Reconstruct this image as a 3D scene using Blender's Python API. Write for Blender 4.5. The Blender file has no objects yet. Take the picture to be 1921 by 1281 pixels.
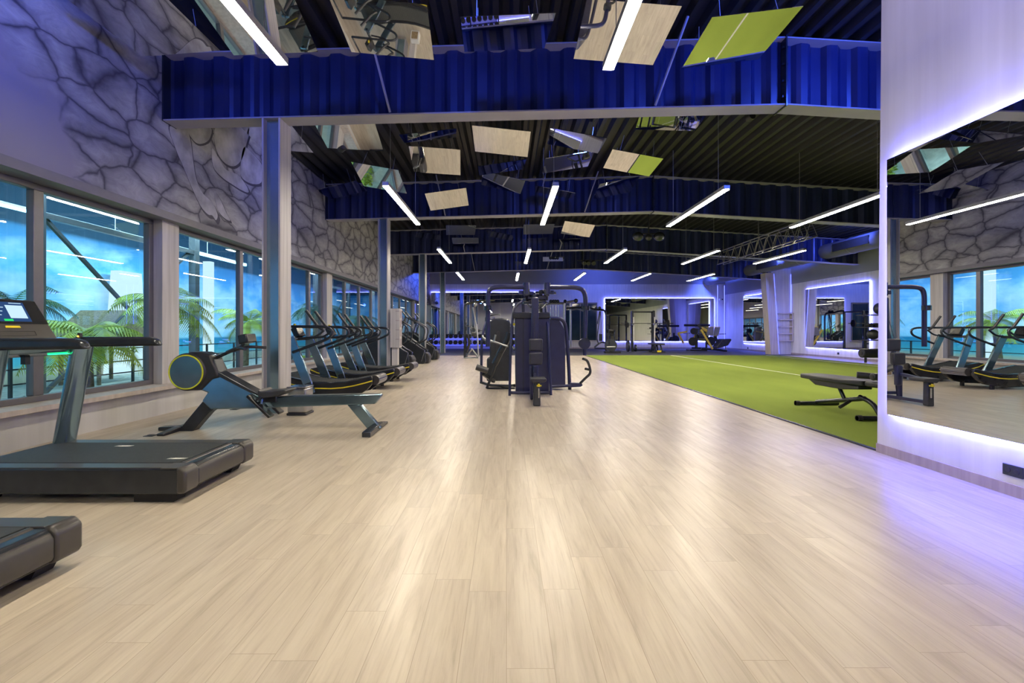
import bpy, bmesh, math, random
from mathutils import Vector, Matrix, Euler
R = math.radians
S = bpy.context.scene
COL = S.collection
H = 1.25          # camera height
F = 900.0         # focal length in pixels of the 1921 px frame
VX, VY = 950.0, 619.0


def W(px, py, Y):
    """a point of the photograph at distance Y"""
    return Vector(((px - VX) * Y / F, Y, H + (VY - py) * Y / F))


# ------------------------------------------------------------------ materials
def nmat(name):
    m = bpy.data.materials.new(name)
    m.use_nodes = True
    nt = m.node_tree
    nt.nodes.clear()
    out = nt.nodes.new('ShaderNodeOutputMaterial')
    return m, nt, out


def N(nt, t, **kw):
    n = nt.nodes.new(t)
    for k, v in kw.items():
        if k.startswith('i_'):
            n.inputs[k[2:].replace('_', ' ')].default_value = v
        else:
            setattr(n, k, v)
    return n


def L(nt, a, b):
    nt.links.new(a, b)


def pos(nt, sx=1, sy=1, sz=1):
    g = N(nt, 'ShaderNodeNewGeometry')
    v = N(nt, 'ShaderNodeVectorMath', operation='MULTIPLY')
    v.inputs[1].default_value = (sx, sy, sz)
    L(nt, g.outputs['Position'], v.inputs[0])
    return v.outputs[0]


def ramp(nt, src, stops, interp='LINEAR'):
    r = N(nt, 'ShaderNodeValToRGB')
    r.color_ramp.interpolation = interp
    e = r.color_ramp.elements
    while len(e) < len(stops):
        e.new(0.5)
    for el, (p, c) in zip(e, stops):
        el.position = p
        el.color = (*c, 1) if len(c) == 3 else c
    L(nt, src, r.inputs[0])
    return r.outputs[0]


def mixc(nt, fac, a, b, mode='MIX'):
    m = N(nt, 'ShaderNodeMix', data_type='RGBA', blend_type=mode)
    for s, v in ((0, fac), (6, a), (7, b)):
        if hasattr(v, 'links'):
            L(nt, v, m.inputs[s])
        elif s == 0:
            m.inputs[0].default_value = v
        else:
            m.inputs[s].default_value = (*v, 1)
    return m.outputs[2]


def bsdf(nt, out, col=None, rough=.5, metal=0, spec=.5, **kw):
    b = N(nt, 'ShaderNodeBsdfPrincipled')
    if hasattr(col, 'links'):
        L(nt, col, b.inputs['Base Color'])
    elif col:
        b.inputs['Base Color'].default_value = (*col, 1)
    if hasattr(rough, 'links'):
        L(nt, rough, b.inputs['Roughness'])
    else:
        b.inputs['Roughness'].default_value = rough
    b.inputs['Metallic'].default_value = metal
    b.inputs['Specular IOR Level'].default_value = spec
    for k, v in kw.items():
        b.inputs[k].default_value = v
    L(nt, b.outputs[0], out.inputs[0])
    return b


def plain(name, col, rough=.5, metal=0, var=.12, scale=9, spec=.5, bump=0, **kw):
    m, nt, out = nmat(name)
    n = N(nt, 'ShaderNodeTexNoise', i_Scale=scale, i_Detail=3.0)
    tc = N(nt, 'ShaderNodeTexCoord')
    L(nt, tc.outputs['Object'], n.inputs['Vector'])
    c = ramp(nt, n.outputs[0], [(.3, tuple(x * (1 - var) for x in col)), (.7, tuple(min(1, x * (1 + var)) for x in col))])
    b = bsdf(nt, out, c, rough, metal, spec, **kw)
    if bump:
        bp = N(nt, 'ShaderNodeBump', i_Strength=bump, i_Distance=.01)
        n2 = N(nt, 'ShaderNodeTexNoise', i_Scale=scale * 20, i_Detail=2.0)
        L(nt, tc.outputs['Object'], n2.inputs['Vector'])
        L(nt, n2.outputs[0], bp.inputs['Height'])
        L(nt, bp.outputs[0], b.inputs['Normal'])
    return m


def emit(name, col, s):
    m, nt, out = nmat(name)
    e = N(nt, 'ShaderNodeEmission', i_Strength=s)
    e.inputs[0].default_value = (*col, 1)
    L(nt, e.outputs[0], out.inputs[0])
    return m


def m_floor():
    m, nt, out = nmat('oak_laminate')
    g = N(nt, 'ShaderNodeNewGeometry')
    sep = N(nt, 'ShaderNodeSeparateXYZ')
    L(nt, g.outputs['Position'], sep.inputs[0])
    cm = N(nt, 'ShaderNodeCombineXYZ')
    rowi = N(nt, 'ShaderNodeMath', operation='DIVIDE')
    rowi.inputs[1].default_value = .178
    L(nt, sep.outputs[0], rowi.inputs[0])
    rowf = N(nt, 'ShaderNodeMath', operation='FLOOR')
    L(nt, rowi.outputs[0], rowf.inputs[0])
    wn = N(nt, 'ShaderNodeTexWhiteNoise', noise_dimensions='1D')
    L(nt, rowf.outputs[0], wn.inputs['W'])
    sh = N(nt, 'ShaderNodeMath', operation='MULTIPLY_ADD')
    sh.inputs[1].default_value = 1.25
    L(nt, wn.outputs['Value'], sh.inputs[0])
    L(nt, sep.outputs[1], sh.inputs[2])
    L(nt, sh.outputs[0], cm.inputs[0])
    L(nt, sep.outputs[0], cm.inputs[1])
    br = N(nt, 'ShaderNodeTexBrick', offset=0.0, offset_frequency=1, squash=1)
    br.inputs['Color1'].default_value = (.0, .0, .0, 1)
    br.inputs['Color2'].default_value = (1, 1, 1, 1)
    br.inputs['Mortar'].default_value = (.5, .5, .5, 1)
    br.inputs['Scale'].default_value = 1
    br.inputs['Mortar Size'].default_value = .0014
    br.inputs['Mortar Smooth'].default_value = .3
    br.inputs['Brick Width'].default_value = 1.25
    br.inputs['Row Height'].default_value = .178
    L(nt, cm.outputs[0], br.inputs['Vector'])
    # grain stretched along the boards, shifted board by board
    off = N(nt, 'ShaderNodeVectorMath', operation='MULTIPLY_ADD')
    L(nt, br.outputs['Color'], off.inputs[0])
    off.inputs[1].default_value = (7, 13, 0)
    L(nt, pos(nt, 11, 1.1, 1), off.inputs[2])
    n1 = N(nt, 'ShaderNodeTexNoise', i_Scale=1.0, i_Detail=6.0, i_Roughness=.62, i_Distortion=.6)
    L(nt, off.outputs[0], n1.inputs['Vector'])
    n2 = N(nt, 'ShaderNodeTexNoise', i_Scale=1.0, i_Detail=4.0, i_Roughness=.6)
    off2 = N(nt, 'ShaderNodeVectorMath', operation='MULTIPLY_ADD')
    L(nt, br.outputs['Color'], off2.inputs[0])
    off2.inputs[1].default_value = (17, 5, 0)
    L(nt, pos(nt, 60, 2.2, 1), off2.inputs[2])
    L(nt, off2.outputs[0], n2.inputs['Vector'])
    c1 = ramp(nt, n1.outputs[0], [(.22, (.37, .315, .24)), (.42, (.50, .435, .345)), (.6, (.57, .505, .405)), (.8, (.61, .545, .445))])
    c2 = ramp(nt, n2.outputs[0], [(.30, (.74, .71, .68)), (.48, (.97, .97, .97)), (.7, (1.03, 1.03, 1.03))])
    c = mixc(nt, .65, c1, c2, 'MULTIPLY')
    # board to board tone
    c3 = ramp(nt, br.outputs['Color'], [(0, (.92, .92, .93)), (1, (1.04, 1.035, 1.03))])
    c = mixc(nt, 1, c, c3, 'MULTIPLY')
    c = mixc(nt, br.outputs['Fac'], c, (.33, .27, .20))
    rr = ramp(nt, n1.outputs[0], [(.3, (.36,) * 3), (.7, (.28,) * 3)])
    b = bsdf(nt, out, c, rr, 0, .5)
    bp = N(nt, 'ShaderNodeBump', i_Strength=.12, i_Distance=.002)
    L(nt, n2.outputs[0], bp.inputs['Height'])
    L(nt, bp.outputs[0], b.inputs['Normal'])
    return m


def m_wallwood(name, dark, light, s=1.0, rough=.55):
    m, nt, out = nmat(name)
    n1 = N(nt, 'ShaderNodeTexNoise', i_Scale=1.0, i_Detail=5.0, i_Roughness=.6)
    L(nt, pos(nt, 14 * s, 14 * s, .55 * s), n1.inputs['Vector'])
    n2 = N(nt, 'ShaderNodeTexNoise', i_Scale=1.0, i_Detail=3.0)
    L(nt, pos(nt, 2.0, 2.0, 1.2), n2.inputs['Vector'])
    c = ramp(nt, n1.outputs[0], [(.3, dark), (.65, light)])
    c = mixc(nt, .35, c, ramp(nt, n2.outputs[0], [(.3, (.7, .7, .7)), (.7, (1, 1, 1))]), 'MULTIPLY')
    bsdf(nt, out, c, rough, 0, .35)
    return m


def m_mural():
    m, nt, out = nmat('stone_mural')
    g = N(nt, 'ShaderNodeNewGeometry')
    dn = N(nt, 'ShaderNodeTexNoise', i_Scale=1.1, i_Detail=4.0, i_Roughness=.55)
    L(nt, g.outputs['Position'], dn.inputs['Vector'])
    ad = N(nt, 'ShaderNodeVectorMath', operation='MULTIPLY_ADD')
    L(nt, dn.outputs['Color'], ad.inputs[0])
    ad.inputs[1].default_value = (0, .9, .8)
    L(nt, pos(nt, 0, 1.15, 2.3), ad.inputs[2])
    vo = N(nt, 'ShaderNodeTexVoronoi', feature='DISTANCE_TO_EDGE', i_Scale=1.0, i_Randomness=.85)
    L(nt, ad.outputs[0], vo.inputs['Vector'])
    vc = N(nt, 'ShaderNodeTexVoronoi', feature='F1', i_Scale=1.0, i_Randomness=.85)
    L(nt, ad.outputs[0], vc.inputs['Vector'])
    j = ramp(nt, vo.outputs['Distance'], [(0, (.07, .07, .085)), (.012, (.13, .13, .15)), (.04, (.27, .27, .28)), (.14, (.40, .40, .40)), (.4, (.50, .50, .49))])
    brush = N(nt, 'ShaderNodeTexNoise', i_Scale=1.0, i_Detail=6.0, i_Roughness=.68, i_Distortion=1.4)
    L(nt, pos(nt, 1, 2.2, 5.5), brush.inputs['Vector'])
    j = mixc(nt, .8, j, ramp(nt, brush.outputs[0], [(.3, (.55, .55, .58)), (.5, (.85, .85, .85)), (.68, (1.1, 1.1, 1.08))]), 'MULTIPLY')
    j = mixc(nt, .45, j, ramp(nt, vc.outputs['Color'], [(0, (.55, .55, .6)), (1, (1.05, 1.05, 1.0))]), 'MULTIPLY')
    # painted fade of the stones into a plain field near the front of the wall
    sep = N(nt, 'ShaderNodeSeparateXYZ')
    L(nt, g.outputs['Position'], sep.inputs[0])
    a = N(nt, 'ShaderNodeMath', operation='MULTIPLY_ADD')
    a.inputs[1].default_value = 1.3
    a.inputs[2].default_value = -6.6
    L(nt, sep.outputs[1], a.inputs[0])
    b_ = N(nt, 'ShaderNodeMath', operation='MULTIPLY_ADD')
    b_.inputs[1].default_value = .97
    b_.inputs[2].default_value = -3.9
    L(nt, sep.outputs[2], b_.inputs[0])
    s = N(nt, 'ShaderNodeMath', operation='ADD')
    L(nt, a.outputs[0], s.inputs[0])
    L(nt, b_.outputs[0], s.inputs[1])
    s2 = N(nt, 'ShaderNodeMath', operation='MULTIPLY_ADD')
    L(nt, dn.outputs[0], s2.inputs[0])
    s2.inputs[1].default_value = 2.4
    L(nt, s.outputs[0], s2.inputs[2])
    s3 = N(nt, 'ShaderNodeMapRange')
    s3.inputs['From Min'].default_value = 1.0
    s3.inputs['From Max'].default_value = 1.5
    L(nt, s2.outputs[0], s3.inputs['Value'])
    c = mixc(nt, s3.outputs[0], (.26, .25, .28), j)
    bsdf(nt, out, c, .6, 0, .3)
    return m


def m_turf():
    m, nt, out = nmat('artificial_turf')
    n = N(nt, 'ShaderNodeTexNoise', i_Scale=160.0, i_Detail=3.0)
    L(nt, pos(nt), n.inputs['Vector'])
    n2 = N(nt, 'ShaderNodeTexNoise', i_Scale=1.3, i_Detail=4.0)
    L(nt, pos(nt, 1, .25, 1), n2.inputs['Vector'])
    c = ramp(nt, n.outputs[0], [(.3, (.14, .20, .032)), (.7, (.30, .38, .07))])
    c = mixc(nt, .4, c, ramp(nt, n2.outputs[0], [(.3, (.75, .78, .7)), (.7, (1.1, 1.1, 1.1))]), 'MULTIPLY')
    b = bsdf(nt, out, c, .95, 0, .1)
    bp = N(nt, 'ShaderNodeBump', i_Strength=.5, i_Distance=.01)
    L(nt, n.outputs[0], bp.inputs['Height'])
    L(nt, bp.outputs[0], b.inputs['Normal'])
    return m


def m_glass():
    m, nt, out = nmat('window_glass')
    t = N(nt, 'ShaderNodeBsdfTransparent')
    t.inputs[0].default_value = (.88, .95, .97, 1)
    gl = N(nt, 'ShaderNodeBsdfGlossy', i_Roughness=0.0)
    gl.inputs[0].default_value = (.85, .93, 1, 1)
    # Schlick reflectance, the same from both sides of the pane
    ge = N(nt, 'ShaderNodeNewGeometry')
    dt = N(nt, 'ShaderNodeVectorMath', operation='DOT_PRODUCT')
    L(nt, ge.outputs['Normal'], dt.inputs[0])
    L(nt, ge.outputs['Incoming'], dt.inputs[1])
    ab = N(nt, 'ShaderNodeMath', operation='ABSOLUTE')
    L(nt, dt.outputs['Value'], ab.inputs[0])
    om = N(nt, 'ShaderNodeMath', operation='SUBTRACT')
    om.inputs[0].default_value = 1
    L(nt, ab.outputs[0], om.inputs[1])
    pw5 = N(nt, 'ShaderNodeMath', operation='POWER')
    pw5.inputs[1].default_value = 5
    L(nt, om.outputs[0], pw5.inputs[0])
    fr = N(nt, 'ShaderNodeMath', operation='MULTIPLY_ADD')
    fr.inputs[1].default_value = .93
    fr.inputs[2].default_value = .07
    L(nt, pw5.outputs[0], fr.inputs[0])
    mx = N(nt, 'ShaderNodeMixShader')
    L(nt, fr.outputs[0], mx.inputs[0])
    L(nt, t.outputs[0], mx.inputs[1])
    L(nt, gl.outputs[0], mx.inputs[2])
    L(nt, mx.outputs[0], out.inputs[0])
    return m


def m_beach():
    """the printed beach panorama on the far wall of the pool hall"""
    m, nt, out = nmat('beach_panorama_print')
    g = N(nt, 'ShaderNodeNewGeometry')
    sep = N(nt, 'ShaderNodeSeparateXYZ')
    L(nt, g.outputs['Position'], sep.inputs[0])
    mr = N(nt, 'ShaderNodeMapRange')
    mr.inputs['From Min'].default_value = -.5
    mr.inputs['From Max'].default_value = 5.5
    L(nt, sep.outputs[2], mr.inputs['Value'])
    c = ramp(nt, mr.outputs[0], [(0, (.32, .30, .2)), (.10, (.42, .42, .30)), (.13, (.10, .42, .45)), (.23, (.02, .26, .42)), (.245, (.45, .75, .85)), (.36, (.30, .62, .86)), (.62, (.10, .38, .70)), (.76, (.05, .22, .42)), (.78, (.012, .05, .09))])
    n = N(nt, 'ShaderNodeTexNoise', i_Scale=1.0, i_Detail=6.0, i_Roughness=.55)
    L(nt, pos(nt, 1, .5, .9), n.inputs['Vector'])
    cf = ramp(nt, n.outputs[0], [(.44, (0, 0, 0)), (.66, (1, 1, 1))])
    up = ramp(nt, mr.outputs[0], [(.25, (0, 0, 0)), (.3, (1, 1, 1)), (.72, (.5, .5, .5)), (.78, (0, 0, 0))])
    f = mixc(nt, 1, cf, up, 'MULTIPLY')
    c = mixc(nt, f, c, (.85, .93, .95))
    e = N(nt, 'ShaderNodeEmission', i_Strength=.0)
    bsdf(nt, out, c, .6, 0, .3)
    return m


M = {}
M['floor'] = m_floor()
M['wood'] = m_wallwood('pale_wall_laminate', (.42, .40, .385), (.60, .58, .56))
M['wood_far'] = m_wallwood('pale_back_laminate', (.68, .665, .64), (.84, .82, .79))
M['wood_warm'] = m_wallwood('warm_wall_laminate', (.50, .42, .31), (.66, .58, .45), 1.5)
M['wood_sill'] = m_wallwood('sill_laminate', (.48, .42, .37), (.62, .55, .49))
M['plaster'] = m_wallwood('brushed_pale_plaster', (.55, .545, .535), (.68, .675, .665), .22, .5)
M['upper'] = plain('upper_wall_grey', (.32, .33, .38), .6, var=.06, scale=.8)
M['mural'] = m_mural()
M['mural_skin'] = plain('painted_figure_tone', (.38, .38, .40), .6, var=.4, scale=3.0)
M['mural_dark'] = plain('painted_figure_outline', (.05, .05, .07), .6, var=.3, scale=3)
M['header'] = plain('header_grey', (.17, .165, .18), .5, var=.05)
M['frame'] = plain('window_frame_grey', (.17, .165, .17), .35, var=.05, metal=.3)
M['skirt'] = m_wallwood('skirting_laminate', (.30, .25, .26), (.40, .34, .34))
M['deck'] = plain('dark_roof_deck', (.016, .016, .018), .5, var=.2, scale=2, metal=.2)
M['web'] = plain('navy_corrugated_web', (.016, .024, .085), .38, var=.15, scale=1.5, metal=.15)
M['flange'] = plain('pale_steel_flange', (.34, .335, .37), .45, var=.08, scale=2)
M['mirror'] = plain('mirror_glass', (.88, .9, .9), 0.0, 1, var=0)
M['cmirror'] = plain('acrylic_ceiling_mirror', (.82, .82, .80), 0.015, 1, var=0)
M['led'] = emit('blue_white_led', (.12, .13, 1.0), 105)
M['ledfar'] = emit('blue_white_led_far', (.14, .16, 1.0), 42)
M['ledstrip_soft'] = emit('blue_led_soft', (.08, .10, 1.0), 6)
M['lamp'] = emit('warm_lamp_diffuser', (1.0, .885, .70), 104)
M['lamp_body'] = plain('lamp_aluminium', (.45, .45, .46), .4, metal=.6)
M['black'] = plain('black_plastic', (.022, .022, .024), .42, var=.25)
M['blackgloss'] = plain('gloss_black_plastic', (.018, .019, .022), .16, var=.2)
M['charcoal'] = plain('charcoal_metal', (.050, .056, .066), .24, .6, var=.12)
M['graphite'] = plain('graphite_lacquer', (.19, .28, .34), .16, .85, var=.08)
M['colweb'] = plain('column_web_grey', (.32, .46, .54), .2, .85, var=.05)
M['navy'] = plain('navy_lacquered_metal', (.030, .034, .078), .30, .25, var=.12)
M['endcap'] = plain('taupe_plastic', (.050, .047, .043), .33, var=.08)
M['belt'] = plain('running_belt', (.030, .033, .032), .55, var=.35, scale=60, bump=.3)
M['rubber'] = plain('rubber_floor_dark', (.06, .063, .072), .6, var=.3, scale=30)
M['rubberblk'] = plain('black_rubber', (.016, .016, .017), .7, var=.2)
M['pad'] = plain('padded_vinyl', (.028, .03, .036), .42, var=.15, bump=.1)
M['yellow'] = plain('yellow_lacquer', (.75, .62, .02), .4, var=.05)
M['ygreen'] = plain('yellow_green_ring', (.62, .68, .03), .4, var=.05)
M['ypaint'] = plain('yellow_frame_paint', (.70, .50, .06), .4, var=.1)
M['chrome'] = plain('brushed_steel', (.55, .54, .52), .22, 1, var=.08)
M['steel'] = plain('satin_steel', (.42, .42, .42), .32, .9, var=.08)
M['white'] = plain('white_plastic', (.72, .72, .7), .5, var=.04)
M['whiteline'] = plain('white_line_paint', (.75, .76, .70), .8, var=.08)
M['turf'] = m_turf()
M['glass'] = m_glass()
M['beach'] = m_beach()
M['greyduct'] = plain('grey_fabric_duct', (.16, .16, .17), .6, var=.1, scale=3)
M['palm'] = plain('palm_leaf', (.50, .58, .05), .5, var=.45, scale=5)
M['palmdark'] = plain('dark_palm_leaf', (.05, .13, .05), .5, var=.4, scale=5)
M['trunk'] = plain('palm_trunk', (.20, .15, .09), .8, var=.4, scale=14)
M['thatch'] = plain('thatch', (.30, .22, .12), .9, var=.4, scale=25)
M['sand'] = plain('pale_sand', (.40, .38, .30), .9, var=.2, scale=4)
M['pooldark'] = plain('pool_hall_ceiling', (.015, .05, .09), .7, var=.3, scale=.6)
M['cyanled'] = emit('cyan_led_line', (.35, .85, 1.0), 9)
M['poolglow'] = emit('lit_white_panel', (.70, .92, 1.0), 1.2)
M['red'] = emit('red_display', (1.0, .05, .03), 3)
M['green'] = emit('green_status_light', (.02, 1.0, .25), 3)
M['scr_dark'] = emit('screen_navy', (.02, .05, .14), 1.3)
M['scr_lite'] = emit('screen_pale', (.45, .62, .75), 1.3)
M['scr_green'] = emit('screen_green', (.02, .6, .12), 1.4)
M['orange'] = emit('indicator_orange', (1, .55, .08), 3)


# ------------------------------------------------------------------ geometry
class MB:
    def __init__(s):
        s.bm = bmesh.new()

    def box(s, x0, x1, y0, y1, z0, z1, rot=None, piv=None):
        v = [s.bm.verts.new((x, y, z)) for x in (x0, x1) for y in (y0, y1) for z in (z0, z1)]
        for f in ((0, 1, 3, 2), (4, 6, 7, 5), (0, 4, 5, 1), (2, 3, 7, 6), (0, 2, 6, 4), (1, 5, 7, 3)):
            s.bm.faces.new([v[i] for i in f])
        if rot:
            c = Vector(piv) if piv else Vector(((x0 + x1) / 2, (y0 + y1) / 2, (z0 + z1) / 2))
            m = Matrix.Translation(c) @ Euler(rot).to_matrix().to_4x4() @ Matrix.Translation(-c)
            for q in v:
                q.co = m @ q.co
        return s

    def prism(s, pts, a, b, axis='y'):
        """polygon extruded between a and b; pts are (x,z) for y, (y,z) for x, (x,y) for z"""
        def mk(p, t):
            return {'y': (p[0], t, p[1]), 'x': (t, p[0], p[1]), 'z': (p[0], p[1], t)}[axis]
        A = [s.bm.verts.new(mk(p, a)) for p in pts]
        B = [s.bm.verts.new(mk(p, b)) for p in pts]
        n = len(pts)
        s.bm.faces.new(A)
        s.bm.faces.new(B[::-1])
        for i in range(n):
            s.bm.faces.new((A[i], A[(i + 1) % n], B[(i + 1) % n], B[i]))
        return s

    def tube(s, path, r, seg=10, fil=0, flat=None, caps=True):
        P = [Vector(p) for p in path]
        if fil and len(P) > 2:
            Q = [P[0]]
            for i in range(1, len(P) - 1):
                a, b, c = P[i - 1], P[i], P[i + 1]
                d1 = min(fil, (a - b).length * .49)
                d2 = min(fil, (c - b).length * .49)
                p0 = b + (a - b).normalized() * d1
                p2 = b + (c - b).normalized() * d2
                for t in (0, .2, .4, .6, .8, 1):
                    Q.append(p0 * (1 - t) ** 2 + b * 2 * t * (1 - t) + p2 * t * t)
            Q.append(P[-1])
            P = [Q[0]] + [q for k, q in enumerate(Q[1:]) if (q - Q[k]).length > 1e-5]
        rr = r if isinstance(r, (list, tuple)) else [r] * len(P)
        if len(rr) != len(P):
            rr = [rr[0] + (rr[-1] - rr[0]) * i / (len(P) - 1) for i in range(len(P))]
        up = None
        rings = []
        for i, p in enumerate(P):
            t = (P[min(i + 1, len(P) - 1)] - P[max(i - 1, 0)]).normalized()
            if up is None:
                up = Vector((0, 0, 1)) if abs(t.z) < .9 else Vector((0, 1, 0))
            u = (up - t * up.dot(t)).normalized()
            w = t.cross(u)
            up = u
            fu, fw = (1, 1) if flat is None else flat
            rings.append([s.bm.verts.new(p + (u * math.cos(2 * math.pi * k / seg) * fu + w * math.sin(2 * math.pi * k / seg) * fw) * rr[i]) for k in range(seg)])
        for a, b in zip(rings, rings[1:]):
            for k in range(seg):
                s.bm.faces.new((a[k], a[(k + 1) % seg], b[(k + 1) % seg], b[k]))
        if caps:
            s.bm.faces.new(rings[0][::-1])
            s.bm.faces.new(rings[-1])
        return s

    def bar(s, p, q, w, d, up=(0, 0, 1)):
        """rectangular bar from p to q"""
        p, q = Vector(p), Vector(q)
        t = (q - p).normalized()
        u = Vector(up)
        if abs(u.dot(t)) > .95:
            u = Vector((0, 1, 0))
        u = (u - t * u.dot(t)).normalized()
        v = t.cross(u)
        R_ = []
        for c in (p, q):
            R_.append([s.bm.verts.new(c + u * (a * w / 2) + v * (b * d / 2)) for a, b in ((1, 1), (1, -1), (-1, -1), (-1, 1))])
        a, b = R_
        for k in range(4):
            s.bm.faces.new((a[k], a[(k + 1) % 4], b[(k + 1) % 4], b[k]))
        s.bm.faces.new(a[::-1])
        s.bm.faces.new(b)
        return s

    def ball(s, c, r, sc=(1, 1, 1), u=18, v=12):
        m = Matrix.Translation(c) @ Matrix.Diagonal((*[r * k for k in sc], 1))
        bmesh.ops.create_uvsphere(s.bm, u_segments=u, v_segments=v, radius=1, matrix=m)
        return s

    def torus(s, c, R0, r, axis='y', seg=40, ts=8):
        pts = []
        rings = []
        for i in range(seg):
            a = 2 * math.pi * i / seg
            ring = []
            for k in range(ts):
                b = 2 * math.pi * k / ts
                rad = R0 + r * math.cos(b)
                p = {'y': (rad * math.cos(a), r * math.sin(b), rad * math.sin(a)),
                     'x': (r * math.sin(b), rad * math.cos(a), rad * math.sin(a)),
                     'z': (rad * math.cos(a), rad * math.sin(a), r * math.sin(b))}[axis]
                ring.append(s.bm.verts.new(Vector(c) + Vector(p)))
            rings.append(ring)
        for i in range(seg):
            a, b = rings[i], rings[(i + 1) % seg]
            for k in range(ts):
                s.bm.faces.new((a[k], a[(k + 1) % ts], b[(k + 1) % ts], b[k]))
        return s

    def build(s, name, mat, parent=None, bev=0, smooth=True, seg=2, loc=None):
        bmesh.ops.recalc_face_normals(s.bm, faces=s.bm.faces)
        me = bpy.data.meshes.new(name)
        s.bm.to_mesh(me)
        s.bm.free()
        me.materials.append(mat if not isinstance(mat, str) else M[mat])
        o = bpy.data.objects.new(name, me)
        COL.objects.link(o)
        if parent is not None:
            o.parent = parent
        if loc:
            o.location = loc
        if bev:
            md = o.modifiers.new('b', 'BEVEL')
            md.width = bev
            md.segments = seg
            md.limit_method = 'ANGLE'
            md.angle_limit = R(35)
        if smooth:
            for p in me.polygons:
                p.use_smooth = True
            try:
                me.set_sharp_from_angle(angle=R(40))
            except Exception:
                pass
        return o


def thing(name, label, cat, loc=(0, 0, 0), rz=0, group=None):
    o = bpy.data.objects.new(name, None)
    o.empty_display_size = .1
    COL.objects.link(o)
    o.location = loc
    o.rotation_euler = (0, 0, rz)
    o['label'] = label
    o['category'] = cat
    if group:
        o['group'] = group
    return o


def tag(o, label, cat, group=None):
    o['label'] = label
    o['category'] = cat
    if group:
        o['group'] = group
    return o


def struct(o):
    o['kind'] = 'structure'
    return o


def copytree(o, parent=None, label=None):
    c = o.copy()
    COL.objects.link(c)
    c.parent = parent
    if label:
        c['label'] = label
    for ch in list(KIDS(o)):
        copytree(ch, c)
    return c


def KIDS(o):
    return [x for x in COL.objects if x.parent == o]


# ================================================================== SETTING
XL, XR, XP = -5.1, 14.6, 3.81      # left wall, right wall, near partition
YB, YF = 32.0, -6.0                # back wall, wall behind the camera
BEAM_Y = (7.1, 13.5, 19.8, 26.1)
XA = 4.15                          # apex of the portal frames


def flz(x):      # underside of the frames
    return 4.35 + .0255 * (x + 5.1) if x < XA else 4.35 + .0255 * 9.25 - .06 * (x - XA)


def dkz(x):      # underside of the roof deck
    return flz(x) + 1.02


struct(MB().box(-5.5, 15, YF - .2, YB + .2, -.15, 0).build('floor', 'floor', smooth=False))
struct(MB().box(-5.1, 14.6, 23.55, YB, 0, .006).build('floor_rubber', 'rubber', smooth=False))
tf = struct(MB().box(3.86, 13.3, -2, 23.5, 0, .012).build('floor_turf', 'turf', smooth=False))
for x, nm in ((8.06, 'line'), (12.7, 'line')):
    MB().box(x - .03, x + .03, -2, 23.45, .012, .0135).build('line_marking', 'whiteline', tf, smooth=False)
struct(MB().box(3.82, 3.86, -2, 23.55, 0, .014).build('trim_1', 'charcoal', smooth=False))
MB().box(7.1, 10.7, 27.3, 27.38, .006, .008).build('line_marking', 'whiteline', tf, smooth=False)
MB().box(7.06, 7.14, 27.3, 30.2, .006, .008).build('line_marking', 'whiteline', tf, smooth=False)

# ceiling: trapezoidal roof deck, ribs running away from the camera
bm = MB()
pts = []
x = -5.5
k = 0
while x < 15:
    for dx, dz in ((0, 0), (.05, .10), (.14, .10), (.19, 0)):
        pts.append((x + dx, dkz(x + dx) + dz))
    x += .27
vt = []
for (px_, pz_) in pts:
    vt.append([bm.bm.verts.new((px_, y_, pz_)) for y_ in (YF, YB)])
for a, b in zip(vt, vt[1:]):
    bm.bm.faces.new((a[0], a[1], b[1], b[0]))
top = [(-5.5, 5.9), (XA, 5.95), (15, 5.6)]
bm.prism([(-5.5, 5.62), (XA, 5.85), (15, 5.25), (15, 5.6), (XA, 6.1), (-5.5, 5.95)], YF, YB)
struct(bm.build('ceiling', 'deck', smooth=False))

# walls
struct(MB().box(-5.45, XL, YF, YB, 0, .375).build('wall_left_lower', M['plaster'], smooth=False))
wl = struct(MB().box(-5.45, XL, YF, YB, 3.0, 5.7).build('wall_left', 'mural', smooth=False))
struct(MB().box(-5.45, -4.98, YF, YB, .375, .435).build('trim_2', 'wood_sill', bev=.006))
struct(MB().box(-5.45, -5.06, YF, YB, 2.91, 3.02).build('trim_3', 'header', smooth=False))
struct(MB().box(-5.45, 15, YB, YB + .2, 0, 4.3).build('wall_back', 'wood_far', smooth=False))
struct(MB().box(-5.45, 15, YB - .02, YB + .2, 4.3, 6.0).build('wall_back_upper', 'upper', smooth=False))
struct(MB().box(-5.45, 15, YF - .2, YF, 0, 6.0).build('wall_front', 'upper', smooth=False))
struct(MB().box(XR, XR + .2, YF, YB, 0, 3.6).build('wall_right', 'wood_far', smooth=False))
struct(MB().box(XR - .02, XR + .2, YF, YB, 3.6, 6.0).build('wall_right_upper', 'upper', smooth=False))
pw = MB()
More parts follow.
